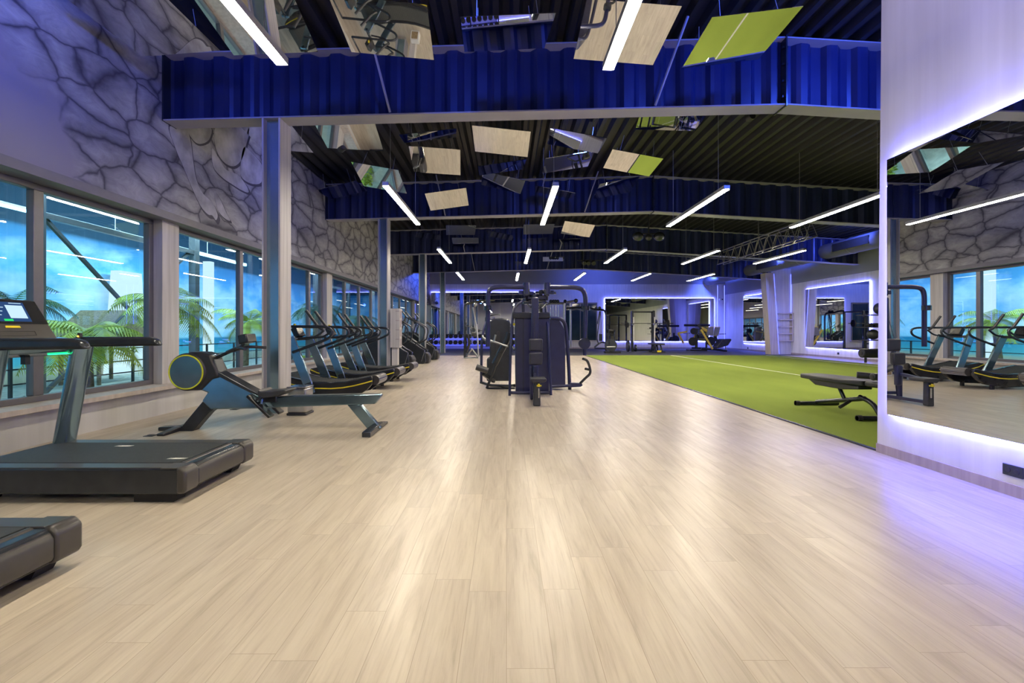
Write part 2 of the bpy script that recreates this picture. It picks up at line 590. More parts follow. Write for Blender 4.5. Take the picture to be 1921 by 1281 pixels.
# near partition; its free end leans a hair
ya, yb = 4.93, 4.86
v = [pw.bm.verts.new(c) for c in ((XP, YF, 0), (4.1, YF, 0), (4.1, ya, 0), (XP, ya, 0), (XP, YF, 5.65), (4.1, YF, 5.65), (4.1, yb, 5.65), (XP, yb, 5.65))]
for f in ((0, 1, 2, 3), (4, 7, 6, 5), (0, 4, 5, 1), (1, 5, 6, 2), (2, 6, 7, 3), (3, 7, 4, 0)):
    pw.bm.faces.new([v[i] for i in f])
struct(pw.build('wall_partition', 'plaster', smooth=False))
struct(MB().box(XP - .012, XP, YF, 4.93, 0, .09).build('baseboard_partition', 'skirt', smooth=False))
struct(MB().box(2.5, XR, YB - .012, YB, 0, .09).build('baseboard_back', 'skirt', smooth=False))
struct(MB().box(XR - .012, XR, 8, YB, 0, .09).build('baseboard_right', 'skirt', smooth=False))

# figures painted on the stone mural (generic reaching arms and limbs)


def WL(px, py, X=XL + .002):
    Y = X * F / (px - VX)
    return (Y, H + (VY - py) * Y / F)


def blob(ptsx, name, mat, t):
    q = []
    n = len(ptsx)
    for i in range(n):          # smooth closed outline
        p0, p1, p2, p3 = [Vector(ptsx[(i + k - 1) % n]) for k in range(4)]
        for tt in (0, .25, .5, .75):
            q.append(.5 * ((2 * p1) + (p2 - p0) * tt + (2 * p0 - 5 * p1 + 4 * p2 - p3) * tt ** 2 + (3 * p1 - p0 - 3 * p2 + p3) * tt ** 3))
    MB().prism([WL(p[0], p[1]) for p in q], XL, XL + t, 'x').build(name, mat, wl, smooth=False)


ARM = [(318, 238), (345, 236), (357, 262), (362, 300), (368, 335), (380, 362), (398, 380), (408, 402), (405, 413), (398, 404), (390, 402), (376, 386), (360, 352), (346, 318), (330, 280)]
THI = [(405, 238), (440, 236), (468, 240), (462, 270), (454, 298), (438, 312), (418, 302), (404, 275)]
SHN = [(458, 276), (476, 290), (492, 312), (490, 342), (470, 344), (452, 330), (452, 302)]
HND = [(398, 278), (412, 300), (424, 318), (446, 328), (462, 348), (466, 361), (452, 356), (436, 346), (416, 332), (400, 312)]
TOR = [(352, 238), (394, 238), (392, 262), (374, 270), (360, 260)]
LOW = [(402, 360), (412, 372), (424, 398), (432, 414), (420, 408), (408, 392)]
for A, sc in ((ARM, 1.14), (THI, 1.1), (SHN, 1.12), (HND, 1.12), (TOR, 1.1), (LOW, 1.15)):
    cx = sum(p[0] for p in A) / len(A)
    cy = sum(p[1] for p in A) / len(A)
    blob([(cx + (x - cx) * (1 + .5 * (sc - 1)) + 2, cy + (y - cy) * (1 + .5 * (sc - 1)) + 3) for x, y in A], 'painted_outline', 'mural_dark', .002)
    blob(A, 'painted_limb', 'mural_skin', .0035)

# windows along the left wall
win_edges = [(-5.6, .75), (.95, 7.25), (7.62, 13.9), (14.32, 20.55), (20.95, 27.2), (27.6, 31.8)]
for i, (a, b) in enumerate(win_edges):
    w = bpy.data.objects.new('window_%d' % (i + 1), None)
    COL.objects.link(w)
    struct(w)
    fr = MB()
    z0, z1 = .435, 2.91
    fr.box(-5.42, -5.33, a, b, z0, z0 + .07).box(-5.42, -5.33, a, b, z1 - .07, z1)
    n = 4
    ms = [a + (b - a) * k / n for k in range(n + 1)]
    if i == 1:
        ms = [a, 2.4, 3.9, 5.47, b]
    if i == 2:
        ms = [a, 9.66, 11.35, 13.0, b]
    for k, mm in enumerate(ms):
        o_ = .035 if 0 < k < n else 0
        y0_, y1_ = (mm - .06, mm + .06) if 0 < k < n else ((mm, mm + .09) if k == 0 else (mm - .09, mm))
        fr.box(-5.42, -5.33, y0_, y1_, z0 + .07, z1 - .07)
    fr.build('window_frame', 'frame', w, bev=.006)
    for k in range(n):
        MB().box(-5.385, -5.375, ms[k] + .04, ms[k + 1] - .04, z0 + .06, z1 - .06).build('window_pane', 'glass', w, smooth=False)
    if i < len(win_edges) - 1:
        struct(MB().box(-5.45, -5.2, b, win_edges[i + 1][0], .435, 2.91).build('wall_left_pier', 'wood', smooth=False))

# portal frames: beams with corrugated webs, columns
for i, by in enumerate(BEAM_Y):
    xs0 = XL
    web = MB()
    n = int((XR - xs0) / .05)
    va = []
    for k in range(n + 1):
        x = xs0 + (XR - xs0) * k / n
        ph = (x / .44) % 1.0
        yo = -.045 if ph < .35 else (.045 if .5 < ph < .85 else (-.045 + .09 * (ph - .35) / .15 if ph <= .5 else .045 - .09 * (ph - .85) / .15))
        va.append([web.bm.verts.new((x, by + .15 + yo + d, z)) for d, z in ((0, flz(x) + .02), (0, dkz(x) - .02), (.01, dkz(x) - .02), (.01, flz(x) + .02))])
    for a, b in zip(va, va[1:]):
        for q in range(4):
            web.bm.faces.new((a[q], a[(q + 1) % 4], b[(q + 1) % 4], b[q]))
    bo = struct(web.build('roof_beam', 'web', smooth=False))
    fl = MB()
    for zf in (flz, lambda x: dkz(x) - .03):
        for xa, xb in ((XL, XA), (XA, XR)):
            vv = [fl.bm.verts.new(c) for c in ((xa, by, zf(xa)), (xb, by, zf(xb)), (xb, by + .3, zf(xb)), (xa, by + .3, zf(xa)), (xa, by, zf(xa) + .02), (xb, by, zf(xb) + .02), (xb, by + .3, zf(xb) + .02), (xa, by + .3, zf(xa) + .02))]
            for f in ((0, 1, 2, 3), (4, 7, 6, 5), (0, 4, 5, 1), (1, 5, 6, 2), (2, 6, 7, 3), (3, 7, 4, 0)):
                fl.bm.faces.new([vv[j] for j in f])
    fl.build('beam_flange', 'flange', bo, smooth=False)
    # bolted splice plate at the apex
    sp = MB().box(XA - .02, XA + .0, by - .02, by + .32, flz(XA) - .02, dkz(XA))
    for zz in (.12, .35, .6, .85):
        sp.box(XA - .05, XA + .03, by + .02, by + .06, flz(XA) + zz, flz(XA) + zz + .03)
    sp.build('splice_plate', 'charcoal', bo, smooth=False)
    # the end plate of the beam at the mural wall
    MB().box(XL, XL + .02, by, by + .3, flz(XL), dkz(XL)).build('end_plate', 'charcoal', bo, smooth=False)
    # brace rods up to the deck
    for x_, dx in ((-1.72, -.18), (2.2, .28)):
        MB().bar((x_, by - .01, flz(x_) + .03), (x_ + dx, by - .55, dkz(x_) - .02), .025, .025).build('brace_rod', 'flange', bo, smooth=False)
    # column
    c = MB()
    x0, x1, d = -3.62, -3.35, .36
    zt = flz(-3.5)
    c.box(x0, x0 + .025, by, by + d, 0, zt).box(x1 - .025, x1, by, by + d, 0, zt)
    co = struct(c.build('column', 'wood' if i == 0 else 'flange', smooth=False))
    MB().box(x0 + .025, x1 - .025, by + .10, by + .115, 0, zt).build('column_web', 'colweb', co, smooth=False)

# lattice girder beside the turf, between second and third frames
lt = MB()
for z in (3.95, 4.45):
    for x in (8.7, 8.95):
        lt.bar((x, 13.8, z), (x, 19.8, z), .03, .03)
for k in range(10):
    y = 13.8 + .6 * k
    for x in (8.7, 8.95):
        lt.bar((x, y, 3.95), (x, y + .3, 4.45), .018, .018)
        lt.bar((x, y + .3, 4.45), (x, y + .6, 3.95), .018, .018)
    lt.bar((8.7, y, 3.95), (8.95, y + .6, 3.95), .018, .018)
for y in (14.1, 16.8, 19.5):
    lt.bar((8.82, y, 4.4), (8.82, y, dkz(8.82)), .02, .02)
tag(lt.build('hanging_lattice_girder', 'frame', smooth=False), 'dark lattice girder hanging below the roof deck over the turf', 'girder')

# air duct along the right wall
du = thing('air_duct', 'long grey round air duct hung along the right wall under the roof', 'air duct', (13.3, 9, 4.5))
MB().tube([(0, 0, 0), (0, 22.6, 0)], .31, 24).build('duct_body', 'greyduct', du)
for y in (3, 6.2, 9.4, 12.6, 15.8, 19):
    MB().torus((0, y, 0), .315, .012, 'y', 28, 6).build('duct_collar', 'steel', du)
for y in (8.2, 14.0):
    g = MB().box(-.335, -.29, y, y + 1.9, -.14, .16)
    gg = g.build('duct_grille', 'rubberblk', du, smooth=False)
for y in (1.5, 7.5, 13.5, 19.5):
    MB().tube([(0, y, .3), (0, y, .9)], .006, 6).build('hanger_rod', 'steel', du)


# ------------------------------------------------------------------ mirrors with LED halos
def mirror(plane, c, a0, a1, z0, z1, label, name='wall_mirror', strip=True, seams=(), sides='LRTB', led='led'):
    """plane 'x' = lies in a wall x=c facing -x ; 'y' = lies in y=c facing -y"""
    t = thing(name, label, 'mirror', (c if plane == 'x' else (a0 + a1) / 2, c if plane == 'y' else (a0 + a1) / 2, z0))
    ox, oy, oz = t.location
    edges = [a0] + list(seams) + [a1]
    for e0, e1 in zip(edges, edges[1:]):
        b = MB()
        g = .003
        if plane == 'x':
            b.box(-.085, -.07, e0 + g - oy, e1 - g - oy, 0, z1 - z0)
        else:
            b.box(e0 + g - ox, e1 - g - ox, -.085, -.07, 0, z1 - z0)
        b.build('mirror_pane', 'mirror', t, smooth=False)
    b = MB()
    if plane == 'x':
        b.box(-.067, 0, a0 + .06 - oy, a1 - .06 - oy, .06, z1 - z0 - .06)
    else:
        b.box(a0 + .06 - ox, a1 - .06 - ox, -.067, 0, .06, z1 - z0 - .06)
    b.build('backing', 'white', t, smooth=False)
    if strip:
        e = .010
        w = .02
        h = z1 - z0
        for s in sides:
            b = MB()
            if plane == 'x':
                f = {'L': (a0 - e - oy, a0 - e + w - oy, -e, h + e), 'R': (a1 + e - w - oy, a1 + e - oy, -e, h + e),
                     'T': (a0 - e - oy, a1 + e - oy, h + e - w, h + e), 'B': (a0 - e - oy, a1 + e - oy, -e, -e + w)}[s]
                b.box(-.058, -.040, *f)
            else:
                f = {'L': (a0 - e - ox, a0 - e + w - ox, -e, h + e), 'R': (a1 + e - w - ox, a1 + e - ox, -e, h + e),
                     'T': (a0 - e - ox, a1 + e - ox, h + e - w, h + e), 'B': (a0 - e - ox, a1 + e - ox, -e, -e + w)}[s]
                b.box(f[0], f[1], -.058, -.040, f[2], f[3])
            b.build('led_strip', led, t, smooth=False)
    return t


mirror('x', XP, -1.6, 4.70, .425, 2.915, 'big backlit mirror on the near partition at the right of the photo', seams=())
mirror('y', YB, 6.55, 13.82, .49, 3.36, 'wide blue backlit mirror on the back wall behind the squat rack', led='ledfar', seams=(8.6, 10.2, 12.0))
mirror('y', YB, -5.0, 2.4, .55, 3.75, 'wavy tall mirror on the back wall above the dumbbell rack', seams=(-3.4, -1.9, -.4, 1.0), sides='TB', led='ledfar')
mirror('x', XR, 19.2, 23.3, .42, 3.22, 'blue backlit mirror on the right wall between shelf pillar and ball rack', led='ledfar')
mirror('x', XR, 25.6, 29.4, .44, 3.30, 'blue backlit mirror on the right wall near the far corner, behind the shelf pillar', led='ledfar')

# dark interior window on the back wall
w = struct(bpy.data.objects.new('window_7', None))
COL.objects.link(w)
MB().box(3.85, 6.0, YB - .03, YB, .57, 3.03).build('window_pane', plain('dark_tinted_glass', (.03, .055, .06), .06, 0, var=.3, scale=1), w, smooth=False)
b = MB().box(3.8, 6.05, YB - .06, YB, 3.0, 3.08).box(3.8, 3.86, YB - .06, YB, .57, 3.03).box(5.98, 6.05, YB - .06, YB, .57, 3.03).box(4.9, 4.95, YB - .05, YB, .57, 3.03)
b.build('window_frame', 'frame', w, smooth=False)
MB().box(3.7, 6.1, YB - .12, YB, .50, .57).build('window_sill', 'wood_sill', w, smooth=False)

# shelf pillar on the right wall
P = thing('shelf_pillar', 'slanted wood pillar with a column of small recessed shelves beside the right wall', 'pillar', (13.9, 24.6, 0))
MB().prism([(-.45, 0), (-.05, 0), (-.32, 4.15), (-.72, 4.15)], -.2, .3).build('slanted_fin', 'wood_warm', P, smooth=False)
MB().prism([(-.05, 0), (.7, 0), (.7, 4.4), (-.34, 4.4), (-.32, 4.15)], 0, .3).build('back_panel', 'wood_far', P, smooth=False)
for z in (.70, 1.06, 1.41, 1.77, 2.09):
    MB().box(.0, .68, -.26, .0, z - .02, z + .02).build('shelf', 'wood_warm', P, smooth=False)
MB().box(.62, .68, -.22, 0, .70, 2.09).build('side_cheek', 'wood_warm', P, smooth=False)
MB().bar((-.03, -.21, .05), (-.30, -.21, 4.1), .012, .012).build('led_strip', 'ledstrip_soft', P, smooth=False)
MB().box(.67, .69, -.03, -.01, 2.15, 4.1).build('led_strip', 'ledstrip_soft', P, smooth=False)

# corner LED profiles at the far right corner
for x, y, lb in ((14.05, 31.9, 'vertical blue LED profile on the back wall, right of the wide mirror'), (14.5, 31.9, 'vertical blue LED profile in the far right corner')):
    t = thing('led_profile', lb, 'LED light', (x, y, 0))
    MB().box(-.02, .02, .02, .06, 0, 4.3).build('profile_body', 'white', t, smooth=False)
    MB().box(-.012, .012, .0, .02, .05, 4.2).build('led_strip', 'ledstrip_soft', t, smooth=False)

# ------------------------------------------------------------------ pendant lamps
LAMPS = [(-2.12, 1.45, 4.55, 0, 0), (-2.1, 8.35, 11.4, 0, 1), (-2.1, 14.85, 18.0, 0, 2), (-2.15, 21.0, 24.0, 0, 3),
         (.98, 1.5, 4.67, 1, 0), (.86, 8.4, 11.4, 1, 1), (.72, 14.9, 18.1, 1, 2), (.52, 21.2, 24.3, 1, 3),
         (3.92, 8.55, 11.6, 2, 1), (3.72, 14.95, 18.1, 2, 2), (3.45, 21.2, 24.2, 2, 3),
         (6.98, 8.75, 11.7, 3, 1), (6.7, 15.2, 18.2, 3, 2), (6.4, 21.4, 24.4, 3, 3),
         (9.9, 8.9, 11.9, 4, 1), (9.4, 15.1, 18.2, 4, 2), (9.3, 21.5, 24.6, 4, 3),
         (-2.1, -4.6, -1.6, 0, -1), (.95, -4.6, -1.6, 1, -1)]
ORD = ['first', 'second', 'third', 'fourth', 'fifth', 'sixth']
BAY = {-1: 'behind the camera', 0: 'before the first blue beam', 1: 'between the first and second beams', 2: 'between the second and third beams', 3: 'beyond the third beam'}
LZ = 3.75
proto = None
for x, y0, y1, r, bay in LAMPS:
    lab = 'glowing linear pendant lamp, %s row from the mural, %s' % (ORD[r], BAY[bay])
    if proto is None:
        t = thing('pendant_lamp', lab, 'lamp', (x, (y0 + y1) / 2, LZ), group='linear pendant lamps')
        MB().box(-.05, .05, -1.53, 1.53, 0, .008).build('diffuser', 'lamp', t, smooth=False)
        MB().box(-.052, .052, -1.55, 1.55, .008, .075).build('lamp_housing', 'lamp_body', t, smooth=False)
        for y in (-1.2, 1.2):
            MB().tube([(0, y, .075), (0, y, 1.72)], .004, 5).build('suspension_wire', 'lamp_body', t)
        proto = t
    else:
        t = copytree(proto, label=lab)
        t.location = (x, (y0 + y1) / 2, LZ)

# ------------------------------------------------------------------ mirror ceiling panels
PAN = [(-1.628, 6.487, 5.304, -0.007, 0.053, 0.079), (-0.002, 6.603, 5.325, 0.206, -0.064, 0.032), (1.614, 6.649, 5.343, -0.068, 0.082, -0.006), (3.35, 6.966, 5.462, -0.022, -0.105, -0.026), (-3.35, 6.5, 5.40, -0.1, -0.1, 0.1), (-4.9, 6.6, 5.42, -0.034, -0.056, -0.031), (-4.95, 10.2, 5.40, -0.2, 0.098, -0.08), (-3.247, 9.93, 5.289, -0.132, 0.018, 0.097), (-4.98, 14.6, 5.5, 0.054, -0.224, 0.001), (-3.301, 12.559, 5.219, -0.217, 0.178, -0.016), (-1.767, 14.423, 5.169, -0.166, -0.149, 0.039), (-1.739, 11.848, 5.415, -0.184, 0.039, 0.084), (-1.704, 10.59, 5.53, 0.241, -0.138, 0.079), (-0.109, 10.324, 5.295, -0.069, 0.106, 0.003), (-0.121, 12.369, 5.432, 0.136, -0.148, 0.007), (-0.116, 13.76, 5.471, -0.012, 0.209, 0.08), (1.531, 10.619, 5.428, 0.108, 0.183, -0.003), (1.529, 12.038, 5.45, 0.032, -0.146, -0.037), (1.478, 14.772, 5.484, 0.128, 0.194, -0.031), (3.229, 9.539, 5.384, 0.143, 0.096, -0.168), (3.08, 11.792, 5.344, -0.025, 0.191, -0.022), (3.343, 14.71, 5.6, -0.101, -0.187, 0.015), (-1.86, 19.592, 5.326, -0.122, -0.023, 0.123), (-1.881, 22.126, 5.284, -0.19, -0.014, 0.055), (-3.509, 21.358, 5.438, -0.031, 0.121, 0.037), (-0.268, 21.676, 5.503, -0.03, 0.203, -0.071), (1.276, 19.123, 5.264, -0.117, -0.021, -0.023), (1.326, 22.851, 5.5, -0.0, -0.049, -0.035), (2.881, 19.444, 5.33, -0.216, 0.137, -0.009), (2.836, 22.629, 5.348, -0.15, -0.03, -0.049), (2.654, 27.069, 5.253, -0.063, -0.003, -0.07), (1.071, 30.128, 5.393, -0.136, 0.005, -0.035)]
KS = .87
cols = [-4.3, -2.9, -1.5, -.1, 1.33, 2.75]
info = []
for p in PAN:
    x, y, z = p[0] * KS, p[1] * KS, H + (p[2] - H) * KS
    c = min(range(6), key=lambda i: abs(cols[i] - x))
    bay = sum(1 for b in BEAM_Y if b < y - .2)
    info.append((c, bay, y, x, z, p[3:]))
proto = None
for c, bay, y, x, z, rot in info:
    same = sorted(q[2] for q in info if q[0] == c and q[1] == bay)
    k = same.index(y)
    lab = 'square mirror ceiling panel, %s column from the mural wall, %s' % (ORD[c], ['in front of the first beam', 'behind the first beam', 'behind the second beam', 'behind the third beam', 'behind the fourth beam'][bay])
    if len(same) > 1:
        lab += ', ' + ['nearest', 'second nearest', 'third nearest', 'fourth nearest'][k] + ' there'
    if proto is None:
        t = thing('mirror_ceiling_panel', lab, 'ceiling panel', group='tilted mirror panels under the roof deck')
        MB().box(-.522, .522, -.522, .522, -.003, .003).build('mirror_sheet', 'cmirror', t, smooth=False)
        MB().box(-.50, .50, -.50, .50, .0035, .012).build('backing_board', 'black', t, smooth=False)
        t2 = MB()
        for sx in (-.35, .35):
            for sy in (-.35, .35):
                t2.tube([(sx, sy, .01), (sx * .9, sy * .9, .42)], .004, 5)
        t2.build('hanging_wires', 'lamp_body', t)
        proto = t
    else:
        t = copytree(proto, label=lab)
    t.location = (x, y, z)
    e = Matrix.Rotation(rot[2], 3, 'Z') @ Matrix.Rotation(rot[1], 3, 'Y') @ Matrix.Rotation(rot[0], 3, 'X')
    t.rotation_euler = e.to_euler()

# ------------------------------------------------------------------ pool hall seen through the windows
struct(MB().box(-13.2, -5.46, YF, 40, -.35, -.2).build('ground_pool_hall', 'sand', smooth=False))
struct(MB().box(-13.4, -13.2, YF, 40, -.35, 6).build('wall_pool_hall', 'beach', smooth=False))
struct(MB().box(-13.2, -5.46, YF, 40, 5.2, 5.4).build('ceiling_pool_hall', 'pooldark', smooth=False))
struct(MB().box(-13.2, -5.46, 40, 40.2, -.35, 5.3).build('wall_pool_hall_end', 'beach', smooth=False))
struct(MB().box(-13.2, -5.46, YF - .2, YF, -.35, 5.3).build('wall_pool_hall_front', 'beach', smooth=False))
t = thing('led_line_light', 'long cyan LED line light under the pool hall ceiling beyond the windows', 'light', (-10.6, 0, 3.85))
MB().box(-.04, .04, 4, 19.5, 0, .05).build('led_strip', 'cyanled', t, smooth=False)
MB().box(-.05, .05, 4, 19.5, .05, .1).build('housing', 'white', t, smooth=False)
b = MB()
for y in (5, 9, 13, 17):
    b.tube([(0, y, .1), (0, y, 1.35)], .01, 5)
b.build('hanger', 'white', t)
# lit white pillar and steel bracing
t = tag(MB().prism([(0, -.8), (1.5, -.8), (1.25, 2.6), (.3, 2.6)], -.15, .15, 'x').build('light_sculpture', 'poolglow', loc=(-12.8, 15.4, .6)), 'glowing white panel in the pool hall seen through the second window', 'light panel')
t = tag(MB().box(-.15, .15, 0, .25, 0, 4.2).build('light_column', 'poolglow', loc=(-12.0, 19.2, -.2)), 'slim glowing white column in the pool hall', 'light column')
br = MB()
for y0 in (9.8, 24):
    br.bar((-9.5, y0, -.1), (-9.5, y0 + 4.6, 3.6), .07, .07).bar((-9.5, y0 + 4.6, -.1), (-9.5, y0, 3.6), .07, .07)
    br.bar((-9.5, y0 - .1, 3.6), (-9.5, y0 + 4.7, 3.6), .12, .12)
for y0 in (9.7, 14.6, 23.9, 28.8):
    br.bar((-9.5, y0, -.2), (-9.5, y0, 5.19), .2, .2)
tag(br.build('steel_bracing', 'frame', smooth=False), 'crossed steel bracing between posts in the pool hall beyond the windows', 'bracing')
# thatched hut and railing
hut = thing('thatched_hut', 'small thatched hut by the railing in the pool hall', 'hut', (-11.2, 13.4, -.2))
MB().prism([(-1.1, 1.15), (0, 2.0), (1.1, 1.15), (0, 1.3)], -.7, .7, 'x').build('thatched_roof', 'thatch', hut, smooth=False)
for yy in (-.8, .8):
    for xx in (-.5, .5):
        MB().tube([(xx, yy, 0), (xx, yy, 1.35)], .05, 8).build('post', 'trunk', hut)
rl = thing('pool_railing', 'dark metal railing along the pool in front of the beach wall', 'railing', (-9.9, 8, -.2))
b = MB()
for z in (.35, .65, .98):
    b.bar((0, 0, z), (0, 22, z), .03, .03)
b.build('rail', 'black', rl, smooth=False)
b = MB()
for k in range(15):
    b.bar((0, k * 22 / 14, 0), (0, k * 22 / 14, 1.0), .05, .05)
b.build('post', 'black', rl, smooth=False)


def palm(loc, h, lab, seed, mat='palm', fr=15, ln=1.5):
    rnd = random.Random(seed)
    t = thing('palm_tree', lab, 'palm', loc, group='palms in the pool hall')
    lean = (rnd.uniform(-.25, .25), rnd.uniform(-.3, .3))
    MB().tube([(0, 0, 0), (lean[0] * .3, lean[1] * .3, h * .5), (lean[0], lean[1], h)], [.11, .09, .07], 9, fil=.5).build('trunk', 'trunk', t)
    f = MB()
    for k in range(fr):
        a = 2 * math.pi * k / fr + rnd.uniform(-.2, .2)
        el = rnd.uniform(.1, 1.1)
        l = ln * rnd.uniform(.8, 1.1)
        prev = Vector((lean[0], lean[1], h))
        d = Vector((math.cos(a) * math.cos(el), math.sin(a) * math.cos(el), math.sin(el)))
        st = 12
        side = Vector((-math.sin(a), math.cos(a), 0))
        for q in range(st):
            d = (d + Vector((0, 0, -.16))).normalized()
            nx = prev + d * l / st
            if q > 0:
                wl_ = .42 * math.sin(math.pi * min(1, (q + 1.2) / (st + .6))) + .05
                for sg in (1, -1):
                    for hh in (0, .5):
                        b0 = prev.lerp(nx, hh)
                        tip = b0 + side * sg * wl_ * ln / 1.5 + d * wl_ * .55 + Vector((0, 0, -.45 * wl_))
                        e = d * .022
                        vs = [f.bm.verts.new(c) for c in (b0 - e, b0 + e, tip)]
                        f.bm.faces.new(vs)
            vs = [f.bm.verts.new(c) for c in (prev - side * .012, prev + side * .012, nx + side * .01, nx - side * .01)]
            f.bm.faces.new(vs)
            prev = nx
    f.build('fronds', mat, t, smooth=False)
    return t


palm((-7.6, 8.7, -.2), 1.35, 'low bright green palm outside the window beside the rowing machine, left of the wooden pier', 1, 'palm', 22, 1.25)
palm((-7.9, 11.3, -.2), 2.0, 'bright green palm just right of the wooden pier beside the rowing machine', 3, 'palm', 18, 1.35)
palm((-11.0, 10.2, -.2), 2.0, 'dark palm behind the crossed bracing outside the front windows', 2, 'palmdark', 16, 1.3)
palm((-7.9, 5.4, -.2), 3.3, 'tall dark palm whose fronds hang across the top of the front window', 4, 'palmdark', 18, 1.6)
palm((-8.4, 15.4, -.2), 1.7, 'green palm outside, partly hidden by the first column', 5, 'palm', 14, 1.2)
palm((-8.3, 20.6, -.2), 2.3, 'dark palm outside behind the curved treadmills', 6, 'palmdark', 18, 1.5)
palm((-7.9, 26.8, -.2), 2.0, 'dark green palm outside behind the second column', 7, 'palmdark', 16, 1.4)


def shrub(loc, r, lab, seed, mat):
    rnd = random.Random(seed)
    f = MB()
    for k in range(420):
        u = Vector((rnd.gauss(0, 1), rnd.gauss(0, 1), rnd.gauss(0, .6))).normalized()
        p = Vector((u.x * r * rnd.uniform(.5, 1), u.y * r * 1.9 * rnd.uniform(.5, 1), abs(u.z) * r * 1.2 * rnd.uniform(.4, 1)))
        a = Vector((rnd.uniform(-1, 1), rnd.uniform(-1, 1), rnd.uniform(-.5, 1))).normalized() * .09
        b_ = Vector((rnd.uniform(-1, 1), rnd.uniform(-1, 1), rnd.uniform(-.5, 1))).normalized() * .05
        vs = [f.bm.verts.new(c) for c in (p - a, p + b_, p + a, p - b_)]
        f.bm.faces.new(vs)
    tag(f.build('leafy_shrub', mat, loc=loc, smooth=False), lab, 'shrub', 'shrubs in the pool hall')


for k, (y, x, r, m_) in enumerate([(6.9, -6.9, .42, 'palmdark'), (8.6, -6.4, .28, 'palmdark'), (9.9, -6.8, .36, 'palmdark'), (12.5, -6.9, .35, 'palm'), (13.9, -7.2, .4, 'palm'), (17.4, -7.2, .5, 'palm'), (23.0, -7.2, .5, 'palmdark'), (25.2, -6.8, .4, 'palm')]):
    shrub((x, y, -.2), r, 'leafy low shrub outside the glass, %s from the front along the planting' % ['first', 'second', 'third', 'fourth', 'fifth', 'sixth', 'seventh', 'eighth'][k], 40 + k, m_)


